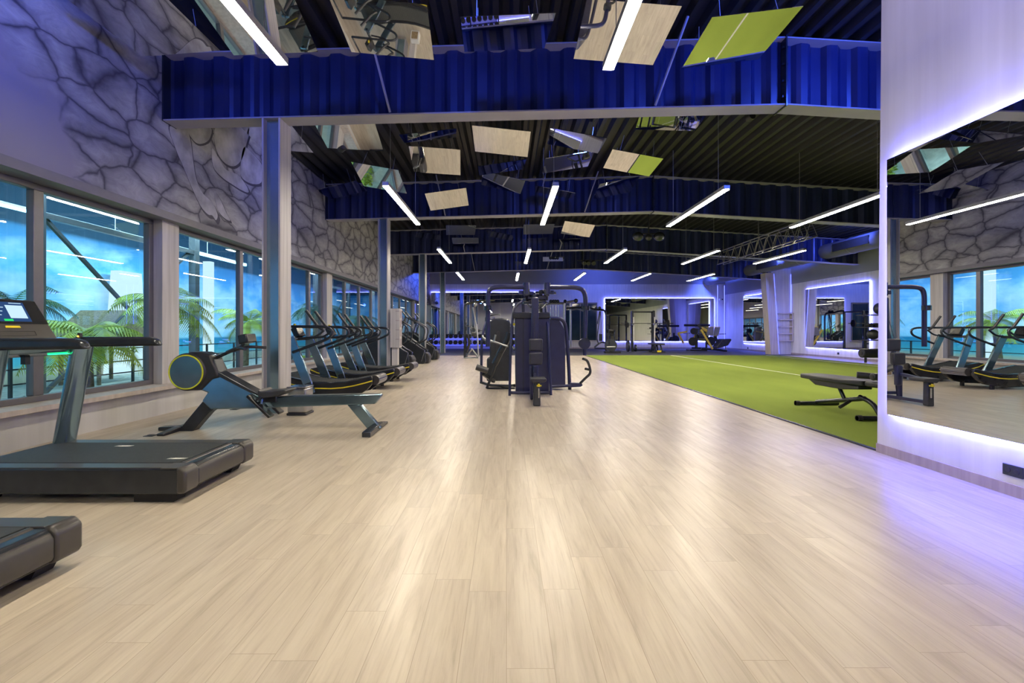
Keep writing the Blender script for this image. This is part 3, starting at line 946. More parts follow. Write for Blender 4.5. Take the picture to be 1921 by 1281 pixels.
# ------------------------------------------------------------------ TREADMILLS
def treadmill(loc, label):
    t = thing('treadmill', label, 'treadmill', loc, group='large treadmills facing the windows')
    w = .46
    # side skirts and deck
    b = MB().prism([(-1.78, .10), (-1.66, .065), (-.03, .065), (0, .12), (0, .215), (-.03, .25), (-1.70, .25), (-1.78, .22)], -w, w)
    b.build('deck_frame', 'charcoal', t, bev=.012, seg=3)
    MB().box(-1.62, -.16, -.445, -.325, .249, .256).build('side_rail', 'endcap', t, bev=.004)
    MB().box(-1.62, -.16, .325, .445, .249, .256).build('side_rail', 'endcap', t, bev=.004)
    bl = MB().box(-1.64, -.14, -.31, .31, .245, .2575).build('running_belt', 'belt', t, smooth=False)
    mk = MB()
    for cx in (-.95, -.22):
        cy = .20 if cx < -.5 else -.20
        for k, wd in enumerate((.006, .006, .03, .018, .018, .006, .006)):
            x0 = cx + (-.075, -.06, -.045, -.01, .012, .036, .05)[k]
            mk.prism([(x0, cy - .018), (x0 + wd, cy - .018), (x0 + wd + .012, cy + .018), (x0 + .012, cy + .018)], .2575, .2582, 'z')
    mk.build('belt_marking', 'whiteline', bl, smooth=False)
    gp = MB()
    for s in (-1, 1):
        gp.box(-1.64, -.13, s * .318 - .006, s * .318 + .006, .25, .2565)
    gp.build('belt_gap', 'rubberblk', t, smooth=False)
    MB().tube([(-.115, -.31, .222), (-.115, .31, .222)], .036, 16).build('rear_roller', 'endcap', t)
    e = MB().prism([(-.09, .09), (0, .09), (.012, .11), (.012, .205), (-.005, .232), (-.075, .238)], -.31, .31)
    e.build('end_cap', 'endcap', t, bev=.008, seg=3)
    for s in (-1, 1):
        e = MB().prism([(-.055, .07), (0, .07), (.018, .10), (.018, .225), (-.015, .262), (-.055, .262)], min(s * .312, s * .468), max(s * .312, s * .468))
        e.build('corner_cap', 'endcap', t, bev=.018, seg=4)
        MB().box(-.17, -.05, min(s * .32, s * .462), max(s * .32, s * .462), .247, .258).build('side_rail_end', 'endcap', t, bev=.004)
    for x in (-1.6, -.22):
        for s in (-1, 1):
            MB().prism([(x - .17, 0), (x + .12, 0), (x + .16, .075), (x - .17, .075)], s * .36 - .06, s * .36 + .06).build('foot', 'rubberblk', t, smooth=False)
    # uprights
    for s in (-1, 1):
        y = s * .37
        b = MB().tube([(-1.63, y, .21), (-1.46, y, 1.11)], .098, 24, flat=(1, .62))
        b.build('upright', 'graphite', t)
        # arm running back to the user
        a = MB().prism([(-1.58, 1.15), (-1.50, 1.19), (-.86, 1.19), (-.79, 1.17), (-.755, 1.11), (-1.4, 1.10), (-1.56, 1.06)], y - .04, y + .04)
        a.build('arm', 'charcoal', t, bev=.025, seg=4)
        MB().ball((-1.56, y, 1.105), .05, (.8, 1.3, 1)).build('pivot_cap', 'steel', t)
        MB().box(-1.50, -1.47, y - .012, y + .012, 1.17, 1.225).build('joystick', 'black', t, bev=.004)
        MB().ball((-1.485, y - .02, 1.195), .007).build('indicator_light', 'orange', t)
    # crossbar with lower light strip
    c = MB().prism([(-1.68, 1.05), (-1.58, 1.03), (-1.50, 1.06), (-1.475, 1.11), (-1.50, 1.17), (-1.66, 1.19), (-1.70, 1.12)], -.44, .36)
    c.build('crossbar', 'graphite', t, bev=.015, seg=3)
    MB().box(-1.535, -1.515, .12, .30, 1.040, 1.047).build('status_light', 'green', t, smooth=False)
    MB().box(-1.62, -1.58, -.02, .02, .97, 1.03).build('bracket', 'black', t, smooth=False)
    MB().box(-1.56, -1.52, -.0, .12, 1.176, 1.184).build('grip_sensor', 'chrome', t, smooth=False)
    MB().box(-1.56, -1.52, -.25, -.10, 1.176, 1.184).build('grip_sensor', 'chrome', t, smooth=False)
    # console, leaning away from the user
    n = Vector((math.sin(R(62)), 0, math.cos(R(62))))
    ax = Vector((-math.cos(R(62)), 0, math.sin(R(62))))   # up along the face
    o = Vector((-1.60, 0, 1.155))
    con = MB()
    yw = (-.40, .30)

    def face(mb, u0, u1, a0, a1, h0, h1, sk=0):
        vs = []
        for h in (h0, h1):
            for (aa, uu) in ((a0, u0), (a1, u0), (a1 - sk, u1), (a0 + sk, u1)):
                vs.append(mb.bm.verts.new(o + ax * uu + n * h + Vector((0, aa, 0))))
        for f in ((0, 1, 2, 3), (4, 7, 6, 5), (0, 4, 5, 1), (1, 5, 6, 2), (2, 6, 7, 3), (3, 7, 4, 0)):
            mb.bm.faces.new([vs[i] for i in f])
        return mb
    face(con, 0, .40, -.40, .30, -.03, 0, .05).build('console_body', 'endcap', t, bev=.012)
    face(MB(), .165, .385, -.375, .275, 0, .004, .02).build('display_glass', 'blackgloss', t, smooth=False)
    d = face(MB(), .185, .365, -.26, .14, .004, .0055, .0).build('display', 'scr_dark', t, smooth=False)
    face(MB(), .215, .335, -.02, .12, .0056, .0062).build('display_chart', 'scr_lite', d, smooth=False)
    face(MB(), .188, .206, -.08, -.01, .0056, .0062).build('display_button', 'scr_green', d, smooth=False)
    lines = MB()
    for k in range(3):
        face(lines, .24 + .035 * k, .246 + .035 * k, -.23, -.08 + .02 * k, .0056, .006)
    face(lines, .352, .358, -.24, -.16, .0056, .006)
    face(lines, .352, .358, .02, .12, .0056, .006)
    lines.build('display_text', 'scr_lite', d, smooth=False)
    face(MB(), .125, .145, -.10, .02, .001, .006, .004).build('badge', 'yellow', t, bev=.002)
    tr = MB()
    face(tr, .055, .058, -.22, .12, .0, .003)
    face(tr, .095, .098, -.22, .12, .0, .003)
    face(tr, .055, .098, -.223, -.22, .0, .003)
    face(tr, .055, .098, .12, .123, .0, .003)
    tr.build('tray_outline', 'black', t, smooth=False)
    return t


t1 = treadmill((-2.32, 3.91, 0), 'black treadmill with lit console, standing nearest the window beside the rowing machine')
t2 = copytree(t1, label='black treadmill cut off by the lower left corner of the photo')
t2.location = (-2.28, 2.10, 0)

# ------------------------------------------------------------------ ROWING MACHINE
RY = 6.0


def rp(x, y):           # coordinates of the 4x crop starting at (280,600)
    p = W(280 + x / 4.0, 600 + y / 4.0, RY)
    return (p.x - ROW.x, p.z)


ROW = W(350, 800, RY)
rw = thing('rowing_machine', 'dark rowing machine with yellow-ringed flywheel between treadmill and first column', 'rowing machine', (ROW.x, RY, 0))
fw = rp(330, 385)
MB().tube([(fw[0], -.13, fw[1]), (fw[0], .14, fw[1])], .232, 40).build('flywheel_drum', 'black', rw, bev=.02)
MB().tube([(fw[0], -.14, fw[1]), (fw[0], -.13, fw[1])], .205, 40).build('flywheel_cover', 'graphite', rw, bev=.004)
MB().torus((fw[0], -.138, fw[1]), .205, .0095, 'y', 56, 8).build('flywheel_ring', 'ygreen', rw)
hs = [rp(*q) for q in ((330, 238), (430, 240), (500, 262), (512, 300), (545, 370), (560, 425), (500, 440), (430, 520), (330, 525), (300, 380))]
MB().prism(hs, -.11, .13).build('flywheel_housing', 'black', rw, bev=.025, seg=3)
bd = [rp(*q) for q in ((430, 275), (500, 250), (505, 370), (560, 410), (880, 575), (880, 655), (495, 662), (430, 600), (470, 540), (400, 515))]
mb_ = MB().prism(bd, -.10, .10)
for v_ in mb_.bm.verts:
    v_.co.y *= 1 - .55 * (v_.co.z - .40) / .6
mb_.build('main_body', 'graphite', rw, bev=.02, seg=3)
MB().prism([rp(*q) for q in ((500, 300), (520, 290), (550, 385), (870, 560), (860, 578), (560, 425), (505, 395))], -.09, .09).build('top_spine', 'charcoal', rw, bev=.008)
MB().prism([rp(*q) for q in ((475, 545), (570, 620), (470, 690), (340, 840), (235, 832))], -.07, .07).build('front_leg', 'charcoal', rw, bev=.012)
ff = rp(270, 865)
MB().prism([(ff[0] - .30, 0), (ff[0] - .30, .045), (ff[0] + .02, .06), (ff[0] + .12, .05), (ff[0] + .12, .0)], -.06, .06, 'y').build('front_skid', 'charcoal', rw, bev=.01)
MB().prism([(-.36, 0), (.36, 0), (.36, .03), (.1, .055), (-.1, .055), (-.36, .03)], ff[0] - .10, ff[0] - .01, 'x').build('front_foot', 'black', rw, bev=.01)
rl_ = [rp(*q) for q in ((860, 585), (1100, 566), (1745, 553), (1748, 570), (1700, 627), (1000, 652), (860, 658))]
MB().prism(rl_, -.05, .05).build('seat_rail', 'graphite', rw, bev=.012, seg=3)
MB().prism([rp(*q) for q in ((870, 583), (1100, 562), (1735, 549), (1738, 556), (1100, 571), (870, 592))], -.03, .03).build('rail_groove', 'steel', rw, smooth=False)
rlg = [rp(*q) for q in ((1490, 632), (1590, 628), (1745, 810), (1650, 822))]
MB().prism(rlg, -.04, .04).build('rear_leg', 'graphite', rw, bev=.01)
fx = rp(1700, 830)[0]
MB().prism([(-.42, 0), (.42, 0), (.42, .03), (.12, .07), (-.12, .07), (-.42, .06)], fx - .05, fx + .05, 'x').build('rear_foot', 'charcoal', rw, bev=.008)
st = [rp(*q) for q in ((862, 510), (885, 530), (960, 525), (1060, 513), (1072, 522), (1010, 560), (900, 575), (862, 560), (858, 545))]
MB().prism(st, -.16, .16).build('seat', 'pad', rw, bev=.02, seg=3)
q = rp(900, 600)
MB().box(q[0] - .09, q[0] + .12, -.07, .07, q[1] - .02, q[1] + .09).build('seat_carriage', 'black', rw, bev=.01)
for s in (-1, 1):
    a, b = rp(790, 555), rp(955, 712)
    MB().bar((a[0], s * .13, a[1]), (b[0], s * .13, b[1]), .035, .12).build('footplate', 'blackgloss', rw, bev=.008)
    a, b = rp(860, 600), rp(905, 590)
    MB().tube([(a[0], s * .13 - .06, a[1] + .02), (a[0] + .05, s * .13, a[1] + .07), (a[0], s * .13 + .06, a[1] + .02)], .018, 8, fil=.05, flat=(.5, 1.5)).build('foot_strap', 'black', rw)
q = rp(765, 545)
MB().tube([(q[0] - .01, -.02, q[1] - .04), (q[0] + .005, -.02, q[1] + .02)], .026, 14).build('resistance_knob', 'black', rw)
MB().tube([(q[0] + .005, -.02, q[1] + .02), (q[0] + .015, -.02, q[1] + .045)], .03, 14).build('knob_cap', 'yellow', rw)
pa = [rp(*q) for q in ((500, 285), (620, 232), (690, 205), (715, 165))]
MB().tube([(p[0], 0, p[1]) for p in pa], .02, 10, fil=.05).build('console_arm', 'charcoal', rw)
q0, q1 = rp(705, 108), rp(775, 175)
MB().box(q0[0], q1[0], -.13, .10, q1[1], q0[1], rot=(0, R(-12), 0)).build('console', 'blackgloss', rw, bev=.015)
pa = [rp(*q) for q in ((600, 240), (700, 205), (730, 205), (805, 213))]
MB().tube([(pa[0][0], -.05, pa[0][1]), (pa[1][0], -.12, pa[1][1]), (pa[2][0], -.16, pa[2][1]), (pa[3][0], -.26, pa[3][1])], .019, 10, fil=.04).build('pull_handle', 'black', rw)
MB().tube([(pa[0][0], -.05, pa[0][1]), (pa[1][0], .10, pa[1][1]), (pa[2][0], .14, pa[2][1]), (pa[3][0], .24, pa[3][1])], .019, 10, fil=.04).build('pull_handle', 'black', rw)

# floor boxes, waste bin
for (px_, py_, lab) in ((283, 817, 'small dark floor socket plate left of the rowing machine foot'), (441, 768, 'small dark floor socket plate under the rowing machine body')):
    Y = F * H / (py_ - VY)
    X = (px_ - VX) * Y / F
    t = thing('floor_socket', lab, 'socket', (X, Y, 0))
    MB().box(-.055, .055, -.055, .055, 0, .006).build('plate', 'black', t, bev=.002)
    MB().box(-.025, .025, -.025, .025, .006, .009).build('flap', 'charcoal', t, smooth=False)

t = thing('waste_bin', 'square brushed steel waste bin with black base at the foot of the first column', 'bin', (-3.07, 7.15, 0))
MB().box(-.14, .14, -.14, .14, .03, .40).build('bin_body', 'chrome', t, bev=.03, seg=4)
MB().box(-.145, .145, -.145, .145, 0, .035).build('bin_base', 'black', t, bev=.01)
MB().box(-.145, .145, -.145, .145, .40, .42).build('bin_rim', 'chrome', t, bev=.008)


# ------------------------------------------------------------------ CURVED TREADMILLS
def curved(loc, label):
    t = thing('curved_treadmill', label, 'treadmill', loc, group='row of curved treadmills')
    # x = 0 at the rear (aisle) end, negative towards the windows
    topc = [(-1.74, .44), (-1.62, .465), (-1.45, .43), (-1.2, .37), (-.95, .335), (-.7, .325), (-.45, .345), (-.2, .395), (0.0, .44)]
    botc = [(0.03, .40), (0.02, .31), (-.08, .20), (-.22, .11), (-.45, .065), (-.8, .05), (-1.2, .06), (-1.5, .13), (-1.68, .27), (-1.76, .38)]
    for s in (-1, 1):
        MB().prism(topc + botc, min(s * .30, s * .40), max(s * .30, s * .40)).build('side_cover', 'blackgloss', t, bev=.02, seg=3)
        st_ = [(-1.73, .42), (-1.6, .36), (-1.43, .31), (-1.2, .255), (-1.0, .232), (-.7, .225), (-.5, .24), (-.3, .275), (-.1, .325), (0.02, .36)]
        MB().tube([(x, s * .402, z) for x, z in st_], .0075, 6, flat=(1.4, .6)).build('side_stripe', 'yellow', t)
        # upright leaning towards the windows
        y = s * .43
        MB().bar((-1.02, s * .452, .14), (-1.42, s * .392, 1.12), .155, .05, up=(1, 0, .4)).build('upright', 'graphite', t, bev=.008)
        MB().bar((-1.035, s * .447 - .027, .20), (-1.085, s * .439 - .027, .33), .11, .004, up=(1, 0, .4)).build('upright_plate', 'steel' if s > 0 else 'charcoal', t, smooth=False)
        MB().tube([(-1.75, y, 1.31), (-.80, y, 1.31), (-.66, y, 1.26), (-.68, y, 1.13), (-.85, y, 1.05), (-1.36, y, .86)], .025, 10, fil=.12).build('handrail', 'charcoal', t)
        MB().tube([(-.90, s * .20, 1.24), (-1.0, s * .20, 1.30), (-1.22, s * .20, 1.60)], .027, 10, fil=.08).build('push_handle', 'black', t)
        MB().tube([(-.90, s * .20, 1.24), (-1.05, s * .20, 1.12), (-1.36, s * .22, 1.10)], .019, 10, fil=.1).build('push_handle_bracket', 'charcoal', t)
    b = MB()
    pr = topc + [(0, .36), (-.2, .30), (-.7, .25), (-1.2, .28), (-1.7, .36)]
    b.prism(pr, -.27, .27)
    bo = b.build('running_belt', 'belt', t, bev=.015)
    g = MB()
    for k in range(34):
        x = -1.6 + k * .048
        z = 0
        for (xa, za), (xb, zb) in zip(topc, topc[1:]):
            if xa <= x <= xb:
                z = za + (zb - za) * (x - xa) / (xb - xa)
        g.box(x, x + .006, -.27, .27, z - .002, z + .004)
    g.build('belt_slats', 'rubberblk', bo, smooth=False)
    r_ = MB()
    r_.tube([(0.03, -.29, .36), (0.03, .29, .36)], .085, 20)
    ro = r_.build('rear_cover', 'endcap', t)
    g = MB()
    for k in range(7):
        a = R(-70 + k * 24)
        g.box(.03 + .083 * math.cos(a) - .004, .03 + .083 * math.cos(a) + .006, -.28, .28, .36 + .083 * math.sin(a) - .003, .36 + .083 * math.sin(a) + .003)
    g.build('cover_ribs', 'steel', ro, smooth=False)
    MB().tube([(-1.42, -.43, 1.09), (-1.42, .43, 1.09)], .03, 12).build('front_crossbar', 'charcoal', t)
    MB().tube([(-1.75, -.43, 1.31), (-1.75, .43, 1.31)], .019, 10).build('front_rail', 'charcoal', t)
    MB().box(-1.50, -1.40, -.14, .14, 1.12, 1.30, rot=(0, R(-25), 0)).build('console', 'blackgloss', t, bev=.01)
    MB().tube([(-1.36, -.36, 1.32), (-1.35, -.36, 1.36)], .022, 10).build('knob', 'yellow', t)
    for x in (-1.35, -.42):
        for s in (-1, 1):
            MB().tube([(x, s * .33, 0), (x, s * .33, .10)], .04, 12).build('foot', 'rubberblk', t)
    return t


c1 = curved((-2.37, 8.8, 0), 'curved manual treadmill with yellow stripe, nearest of the row, just behind the first column')
c2 = copytree(c1, label='curved manual treadmill with yellow stripe, middle one of the row')
c2.location = (-2.37, 10.45, 0)
c3 = copytree(c1, label='curved manual treadmill with yellow stripe, last of the row before the second column')
c3.location = (-2.37, 12.0, 0)

# pale shelf tower and crate beside the second column
t = thing('wooden_locker_tower', 'narrow pale wooden tower of open compartments beside the second column', 'shelf', (-3.16, 13.6, 0))
MB().box(-.13, .13, 0, .3, .75, 1.86).build('cabinet_body', 'wood', t, smooth=False)
MB().box(-.10, .06, .05, .25, 0, .75).build('cabinet_stand', 'wood', t, smooth=False)
for k in range(4):
    MB().box(.131, .136, .05, .26, .80 + k * .265, 1.0 + k * .265).build('compartment', 'skirt', t, smooth=False)
    MB().box(.02, .12, -.006, 0, .98 + k * .265, 1.0 + k * .265).build('slot', 'skirt', t, smooth=False)
t = thing('speaker_box', 'small pale box with brown mesh front on the floor beside the second column', 'box', (-3.02, 13.15, 0))
MB().box(-.11, .11, 0, .2, 0, .25).build('box_shell', 'white', t, smooth=False)
MB().box(-.085, .085, -.005, 0, .025, .225).build('mesh_front', 'thatch', t, smooth=False)


# ------------------------------------------------------------------ STAIR CLIMBERS
def climber(loc, label):
    t = thing('stair_climber', label, 'stair climber', loc, group='stair climbers beside the windows')
    for s in (-1, 1):
        MB().prism([(-1.6, 0), (-.05, 0), (.05, .08), (0, .52), (-.2, .64), (-.45, .82), (-.9, 1.15), (-1.3, 1.15), (-1.5, .5)], min(s * .27, s * .36), max(s * .27, s * .36)).build('side_shroud', 'charcoal', t, bev=.03, seg=3)
        MB().bar((-.12, s * .365, .10), (.0, s * .365, .50), .03, .01).build('trim_strip', 'steel', t, smooth=False)
        MB().bar((-.42, s * .365, .78), (-.86, s * .365, 1.10), .05, .012).build('trim_strip', 'steel', t, smooth=False)
        MB().tube([(-.86, s * .33, 1.97), (-.63, s * .33, 1.68), (-.49, s * .34, 1.63), (-.23, s * .35, 1.48), (-.03, s * .36, 1.36), (0, s * .36, 1.2), (-.06, s * .36, .88), (-.38, s * .36, .72)], .026, 10, fil=.10).build('handrail', 'charcoal', t)
        MB().tube([(-.9, s * .33, 1.1), (-.72, s * .33, 1.74)], .024, 8).build('mast', 'charcoal', t)
    stp = MB()
    for k in range(5):
        stp.box(-.32 - .21 * k, -.06 - .21 * k, -.27, .27, .10 + .2 * k, .30 + .2 * k)
    stp.build('steps', 'black', t, bev=.006)
    MB().prism([(-1.45, .4), (-1.2, .4), (-1.02, 1.16), (-1.2, 1.2)], -.27, .27).build('front_housing', 'black', t, bev=.02)
    MB().box(-.94, -.88, -.2, .2, 1.50, 1.78, rot=(0, R(-20), 0)).build('console', 'blackgloss', t, bev=.012)
    MB().tube([(-.80, -.33, 1.45), (-.80, .33, 1.45)], .02, 8).build('crossbar', 'charcoal', t)
    MB().prism([(-.1, .02), (.12, .02), (.15, .28), (.08, .40), (-.1, .42)], -.26, .26).build('rear_step_cover', 'black', t, bev=.04, seg=4)
    return t


s1 = climber((-3.2, 16.0, 0), 'stair climber with tall bent handrails, nearest of the three behind the second column')
s2 = copytree(s1, label='stair climber with tall bent handrails, middle one of the three')
s2.location = (-3.0, 18.0, 0)
s3 = copytree(s1, label='stair climber with tall bent handrails, farthest of the three, by the third column')
s3.location = (-3.0, 20.4, 0)


# ------------------------------------------------------------------ MULTI STATION in the middle
def g(x, y, Y):
    p = W(860 + x / 4.927, 510 + y / 4.927, Y)
    return p


mg = thing('multi_station_gym', 'navy multi-station cable gym with pulley arms in the middle of the wood floor', 'gym machine', (.3, 9.5, 0))
OR = Vector((.3, 9.5, 0))


def gt(pts, r, name, mat='navy', fil=.12, seg=10):
    MB().tube([g(*p) - OR for p in pts], r, seg, fil=fil).build(name, mat, mg)


def gprism(pts, Y, d, name, mat='navy', bev=.02):
    q = [g(x, y, Y) - OR for x, y in pts]
    MB().prism([(p.x, p.z) for p in q], Y - OR.y, Y - OR.y + d).build(name, mat, mg, bev=bev, seg=3)


# front tower
gprism([(522, 425), (845, 425), (838, 1118), (528, 1118)], 9.25, .34, 'weight_stack_shroud')
gprism([(497, 372), (845, 372), (850, 428), (500, 430)], 9.2, .42, 'tower_cap', 'charcoal')
gprism([(596, 430), (603, 430), (603, 1115), (596, 1115)], 9.235, .02, 'shroud_seam', 'charcoal', 0)
gt([(473, 1145, 9.05), (482, 720, 9.15), (503, 400, 9.3), (520, 320, 9.4), (600, 265, 9.5)], .026, 'side_tube')
gt([(855, 1140, 9.05), (835, 640, 9.15), (815, 420, 9.3), (800, 290, 9.4), (770, 255, 9.5)], .026, 'side_tube')
gt([(470, 1115, 9.1), (855, 1115, 9.1)], .03, 'base_bar')
# central mast and seat column
gprism([(678, 235), (742, 235), (742, 640), (672, 640)], 8.75, .14, 'central_mast')
gprism([(652, 618), (780, 618), (778, 735), (655, 733)], 8.55, .09, 'back_pad', 'pad', .03)
gprism([(655, 748), (780, 745), (775, 860), (655, 860)], 8.45, .09, 'back_pad', 'pad', .03)
gprism([(690, 862), (740, 862), (742, 1050), (692, 1050)], 8.45, .08, 'seat_post')
gprism([(660, 870), (690, 870), (690, 1185), (664, 1185)], 8.5, .08, 'seat_post', 'navy')
gprism([(696, 1010), (755, 1010), (760, 1243), (692, 1243)], 7.85, .10, 'front_leg_post', 'charcoal')
gprism([(670, 985), (812, 985), (818, 1005), (800, 1018), (690, 1030), (668, 1005)], 7.8, .32, 'seat_pad', 'pad', .02)
gt([(743, 1075, 7.82), (743, 1165, 7.82)], .012, 'adjuster_rod', 'chrome')
gt([(724, 1052, 7.8), (768, 1052, 7.8)], .013, 'adjuster_knob', 'yellow')
gt([(743, 1035, 7.8), (743, 1062, 7.8)], .016, 'adjuster_knob', 'yellow')
MB().bar(g(720, 1200, 7.95) - OR, g(700, 1120, 9.2) - OR, .05, .08).build('base_bar', 'navy', mg)
MB().bar(g(715, 1000, 7.95) - OR, g(700, 930, 8.6) - OR, .05, .06).build('seat_arm', 'navy', mg)
# overhead pulley arms
gt([(625, 100, 9.0), (628, 205, 9.0)], .06, 'arm_pivot', 'navy', 0, 14)
gt([(820, 100, 9.0), (822, 205, 9.0)], .06, 'arm_pivot', 'navy', 0, 14)
gt([(625, 140, 9.0), (330, 137, 8.95), (272, 175, 8.95), (272, 330, 8.95), (272, 690, 8.95)], .042, 'pulley_arm', 'navy', .2, 12)
gt([(835, 142, 9.0), (1115, 142, 8.9), (1172, 190, 8.9), (1176, 340, 8.9), (1166, 660, 8.9)], .042, 'pulley_arm', 'navy', .2, 12)
gt([(272, 310, 8.9), (272, 355, 8.9)], .075, 'arm_joint', 'charcoal', 0, 14)
gt([(1178, 315, 8.85), (1178, 355, 8.85)], .075, 'arm_joint', 'charcoal', 0, 14)
p = g(1165, 662, 8.9) - OR
MB().tube([p + Vector((0, -.05, 0)), p + Vector((0, .05, 0))], .105, 22).build('cable_pulley', 'charcoal', mg)
gt([(1166, 662, 8.9), (1167, 770, 8.9)], .034, 'pulley_handle', 'navy', 0)
# head assembly
for (x, y, r) in ((600, 195, .07), (668, 200, .07), (755, 190, .07), (850, 195, .09), (640, 290, .08), (775, 285, .08), (700, 225, .07)):
    p = g(x, y, 9.1) - OR
    MB().tube([p + Vector((0, 0, -.018)), p + Vector((0, 0, .018))], r * 1.3, 16).build('pulley_wheel', 'charcoal', mg)
for a, b in (((560, 190, 9.0), (690, 200, 9.1)), ((745, 185, 9.1), (885, 190, 9.0)), ((640, 235, 9.1), (810, 235, 9.1)), ((600, 262, 9.3), (700, 240, 9.1)), ((700, 240, 9.1), (800, 265, 9.3)), ((595, 260, 9.5), (600, 380, 9.5)), ((815, 190, 9.0), (815, 250, 9.3)), ((628, 205, 9.0), (640, 260, 9.2))):
    MB().bar(g(*a) - OR, g(*b) - OR, .07, .06).build('head_bracket', 'navy', mg, bev=.008)
gprism([(600, 165), (660, 155), (662, 215), (604, 220)], 8.95, .12, 'arm_block', 'charcoal', .01)
gprism([(790, 160), (842, 165), (840, 222), (792, 215)], 8.95, .12, 'arm_block', 'charcoal', .01)
gt([(755, 195, 8.9), (750, 175, 8.85), (780, 168, 8.8), (795, 185, 8.8)], .012, 'cable_hook', 'charcoal', .03, 8)
gt([(640, 300, 8.9), (670, 330, 8.8), (690, 300, 8.9)], .012, 'cable_hook', 'charcoal', .03, 8)
gt([(745, 300, 8.9), (770, 340, 8.8), (815, 290, 8.9)], .012, 'cable_hook', 'charcoal', .03, 8)
gt([(700, 240, 8.85), (701, 610, 8.6)], .005, 'cable', 'black', 0, 6)
# left station
gprism([(285, 450), (320, 432), (400, 428), (470, 440), (478, 470), (478, 1010), (260, 1010), (262, 800), (290, 790)], 10.6, .3, 'weight_stack_shroud', 'charcoal', .03)
gprism([(350, 560), (360, 545), (375, 545), (385, 560), (385, 780), (350, 780)], 10.58, .02, 'shroud_slot', 'rubberblk', 0)
gt([(210, 1030, 10.6), (215, 640, 10.6), (242, 490, 10.7), (262, 455, 10.8), (330, 425, 10.9)], .030, 'side_tube')
gt([(205, 1020, 10.6), (300, 1050, 10.4), (480, 1055, 9.8), (520, 1050, 9.6)], .03, 'base_bar', 'charcoal', .05)
gt([(262, 1075, 10.2), (330, 900, 10.1), (390, 740, 10.0)], .03, 'leg_tube', 'charcoal')
gt([(265, 1075, 10.2), (520, 1075, 9.9)], .022, 'base_bar', 'charcoal', 0)
gt([(335, 850, 10.1), (385, 745, 10.05), (450, 625, 10.0), (470, 560, 10.0)], .07, 'roller_arm', 'charcoal', 0, 14)
p0, p1 = g(165, 878, 10.0) - OR, g(272, 915, 10.0) - OR
MB().tube([p0, p1], .085, 16, flat=(.75, 1.3)).build('seat_pad', 'pad', mg)
MB().bar(g(230, 940, 10.05) - OR, g(330, 1010, 10.3) - OR, .08, .08).build('seat_arm', 'charcoal', mg, bev=.01)
gt([(225, 590, 10.3), (235, 615, 10.2), (330, 645, 10.0), (460, 690, 9.8)], .022, 'press_handle', 'steel', .08)
gt([(330, 645, 10.0), (345, 580, 10.0)], .022, 'press_handle', 'steel', 0)
gt([(225, 600, 10.4), (235, 640, 10.3), (330, 660, 10.2), (300, 620, 10.2)], .018, 'press_handle', 'charcoal', .06)
gt([(492, 620, 9.9), (520, 640, 9.8), (495, 690, 9.8), (520, 720, 9.7)], .018, 'cable_hook', 'charcoal', .03)
gt([(515, 475, 9.2), (515, 495, 9.2)], .02, 'adjuster_knob', 'yellow', 0)
# right station
gprism([(840, 440), (850, 428), (900, 425), (930, 440), (985, 540), (990, 1068), (855, 1068)], 10.0, .32, 'weight_stack_shroud', 'navy', .02)
gt([(850, 424, 9.9), (930, 426, 9.95), (975, 455, 10.0), (995, 520, 10.05), (1012, 740, 10.1), (1030, 1085, 10.1)], .036, 'side_tube', 'navy', .2)
gt([(860, 1060, 10.0), (1040, 1050, 10.0)], .03, 'base_bar', 'navy', 0)
gprism([(1035, 1025), (1140, 1028), (1150, 1050), (1130, 1062), (1035, 1068)], 10.0, .12, 'base_bar', 'navy', .01)
gt([(1125, 1030, 10.0), (1180, 975, 9.95), (1222, 940, 9.9), (1215, 880, 9.9), (1190, 815, 9.85), (1150, 802, 9.8)], .027, 'press_handle', 'charcoal', .1)
gt([(1215, 905, 9.9), (1172, 895, 9.85)], .025, 'press_handle', 'charcoal', 0)

# ------------------------------------------------------------------ equipment at the back


def q9(x, y, Y):        # crop (735,570) scale 9.856
    return W(735 + x / 9.856, 570 + y / 9.856, Y)


t = thing('cable_tower', 'tall slim cable tower with bent top tube, left of the multi-station gym', 'gym machine', (-1.4, 21.5, 0))
O = Vector((-1.4, 21.5, 0))


def tt(pts, r, name, mat='charcoal', fil=.15):
    MB().tube([q9(*p) - O for p in pts], r, 8, fil=fil).build(name, mat, t)


tt([(1350, 1005, 21.2), (1350, 30, 21.3), (1375, -5, 21.3), (1480, -20, 21.4), (1640, -60, 21.6), (1900, -75, 21.8)], .05, 'main_frame')
tt([(1500, 60, 21.6), (1540, 280, 21.5), (1585, 560, 21.4), (1600, 980, 21.3)], .035, 'inclined_tube', 'steel', .3)
tt([(1330, 1000, 21.2), (1600, 1005, 21.2)], .05, 'base_bar')
tt([(1380, 980, 21.3), (1480, 830, 21.3), (1590, 980, 21.2)], .04, 'seat_frame', 'steel', .05)
tt([(1400, 560, 21.3), (1440, 720, 21.3), (1380, 900, 21.3)], .06, 'lever_arm', 'black', .1)
tt([(1470, 560, 21.3), (1470, 720, 21.3)], .02, 'guide_rod', 'chrome', 0)
MB().tube([q9(1480, 560, 21.3) - O, q9(1560, 560, 21.3) - O], .10, 12).build('thigh_roller', 'pad', t)
for k in range(3):
    p = q9(1560 + 0 * k, -20 - 8 * k, 21.4) - O
MB().ball(q9(1540, 15, 21.4) - O, .09).build('pulley_wheel', 'steel', t)

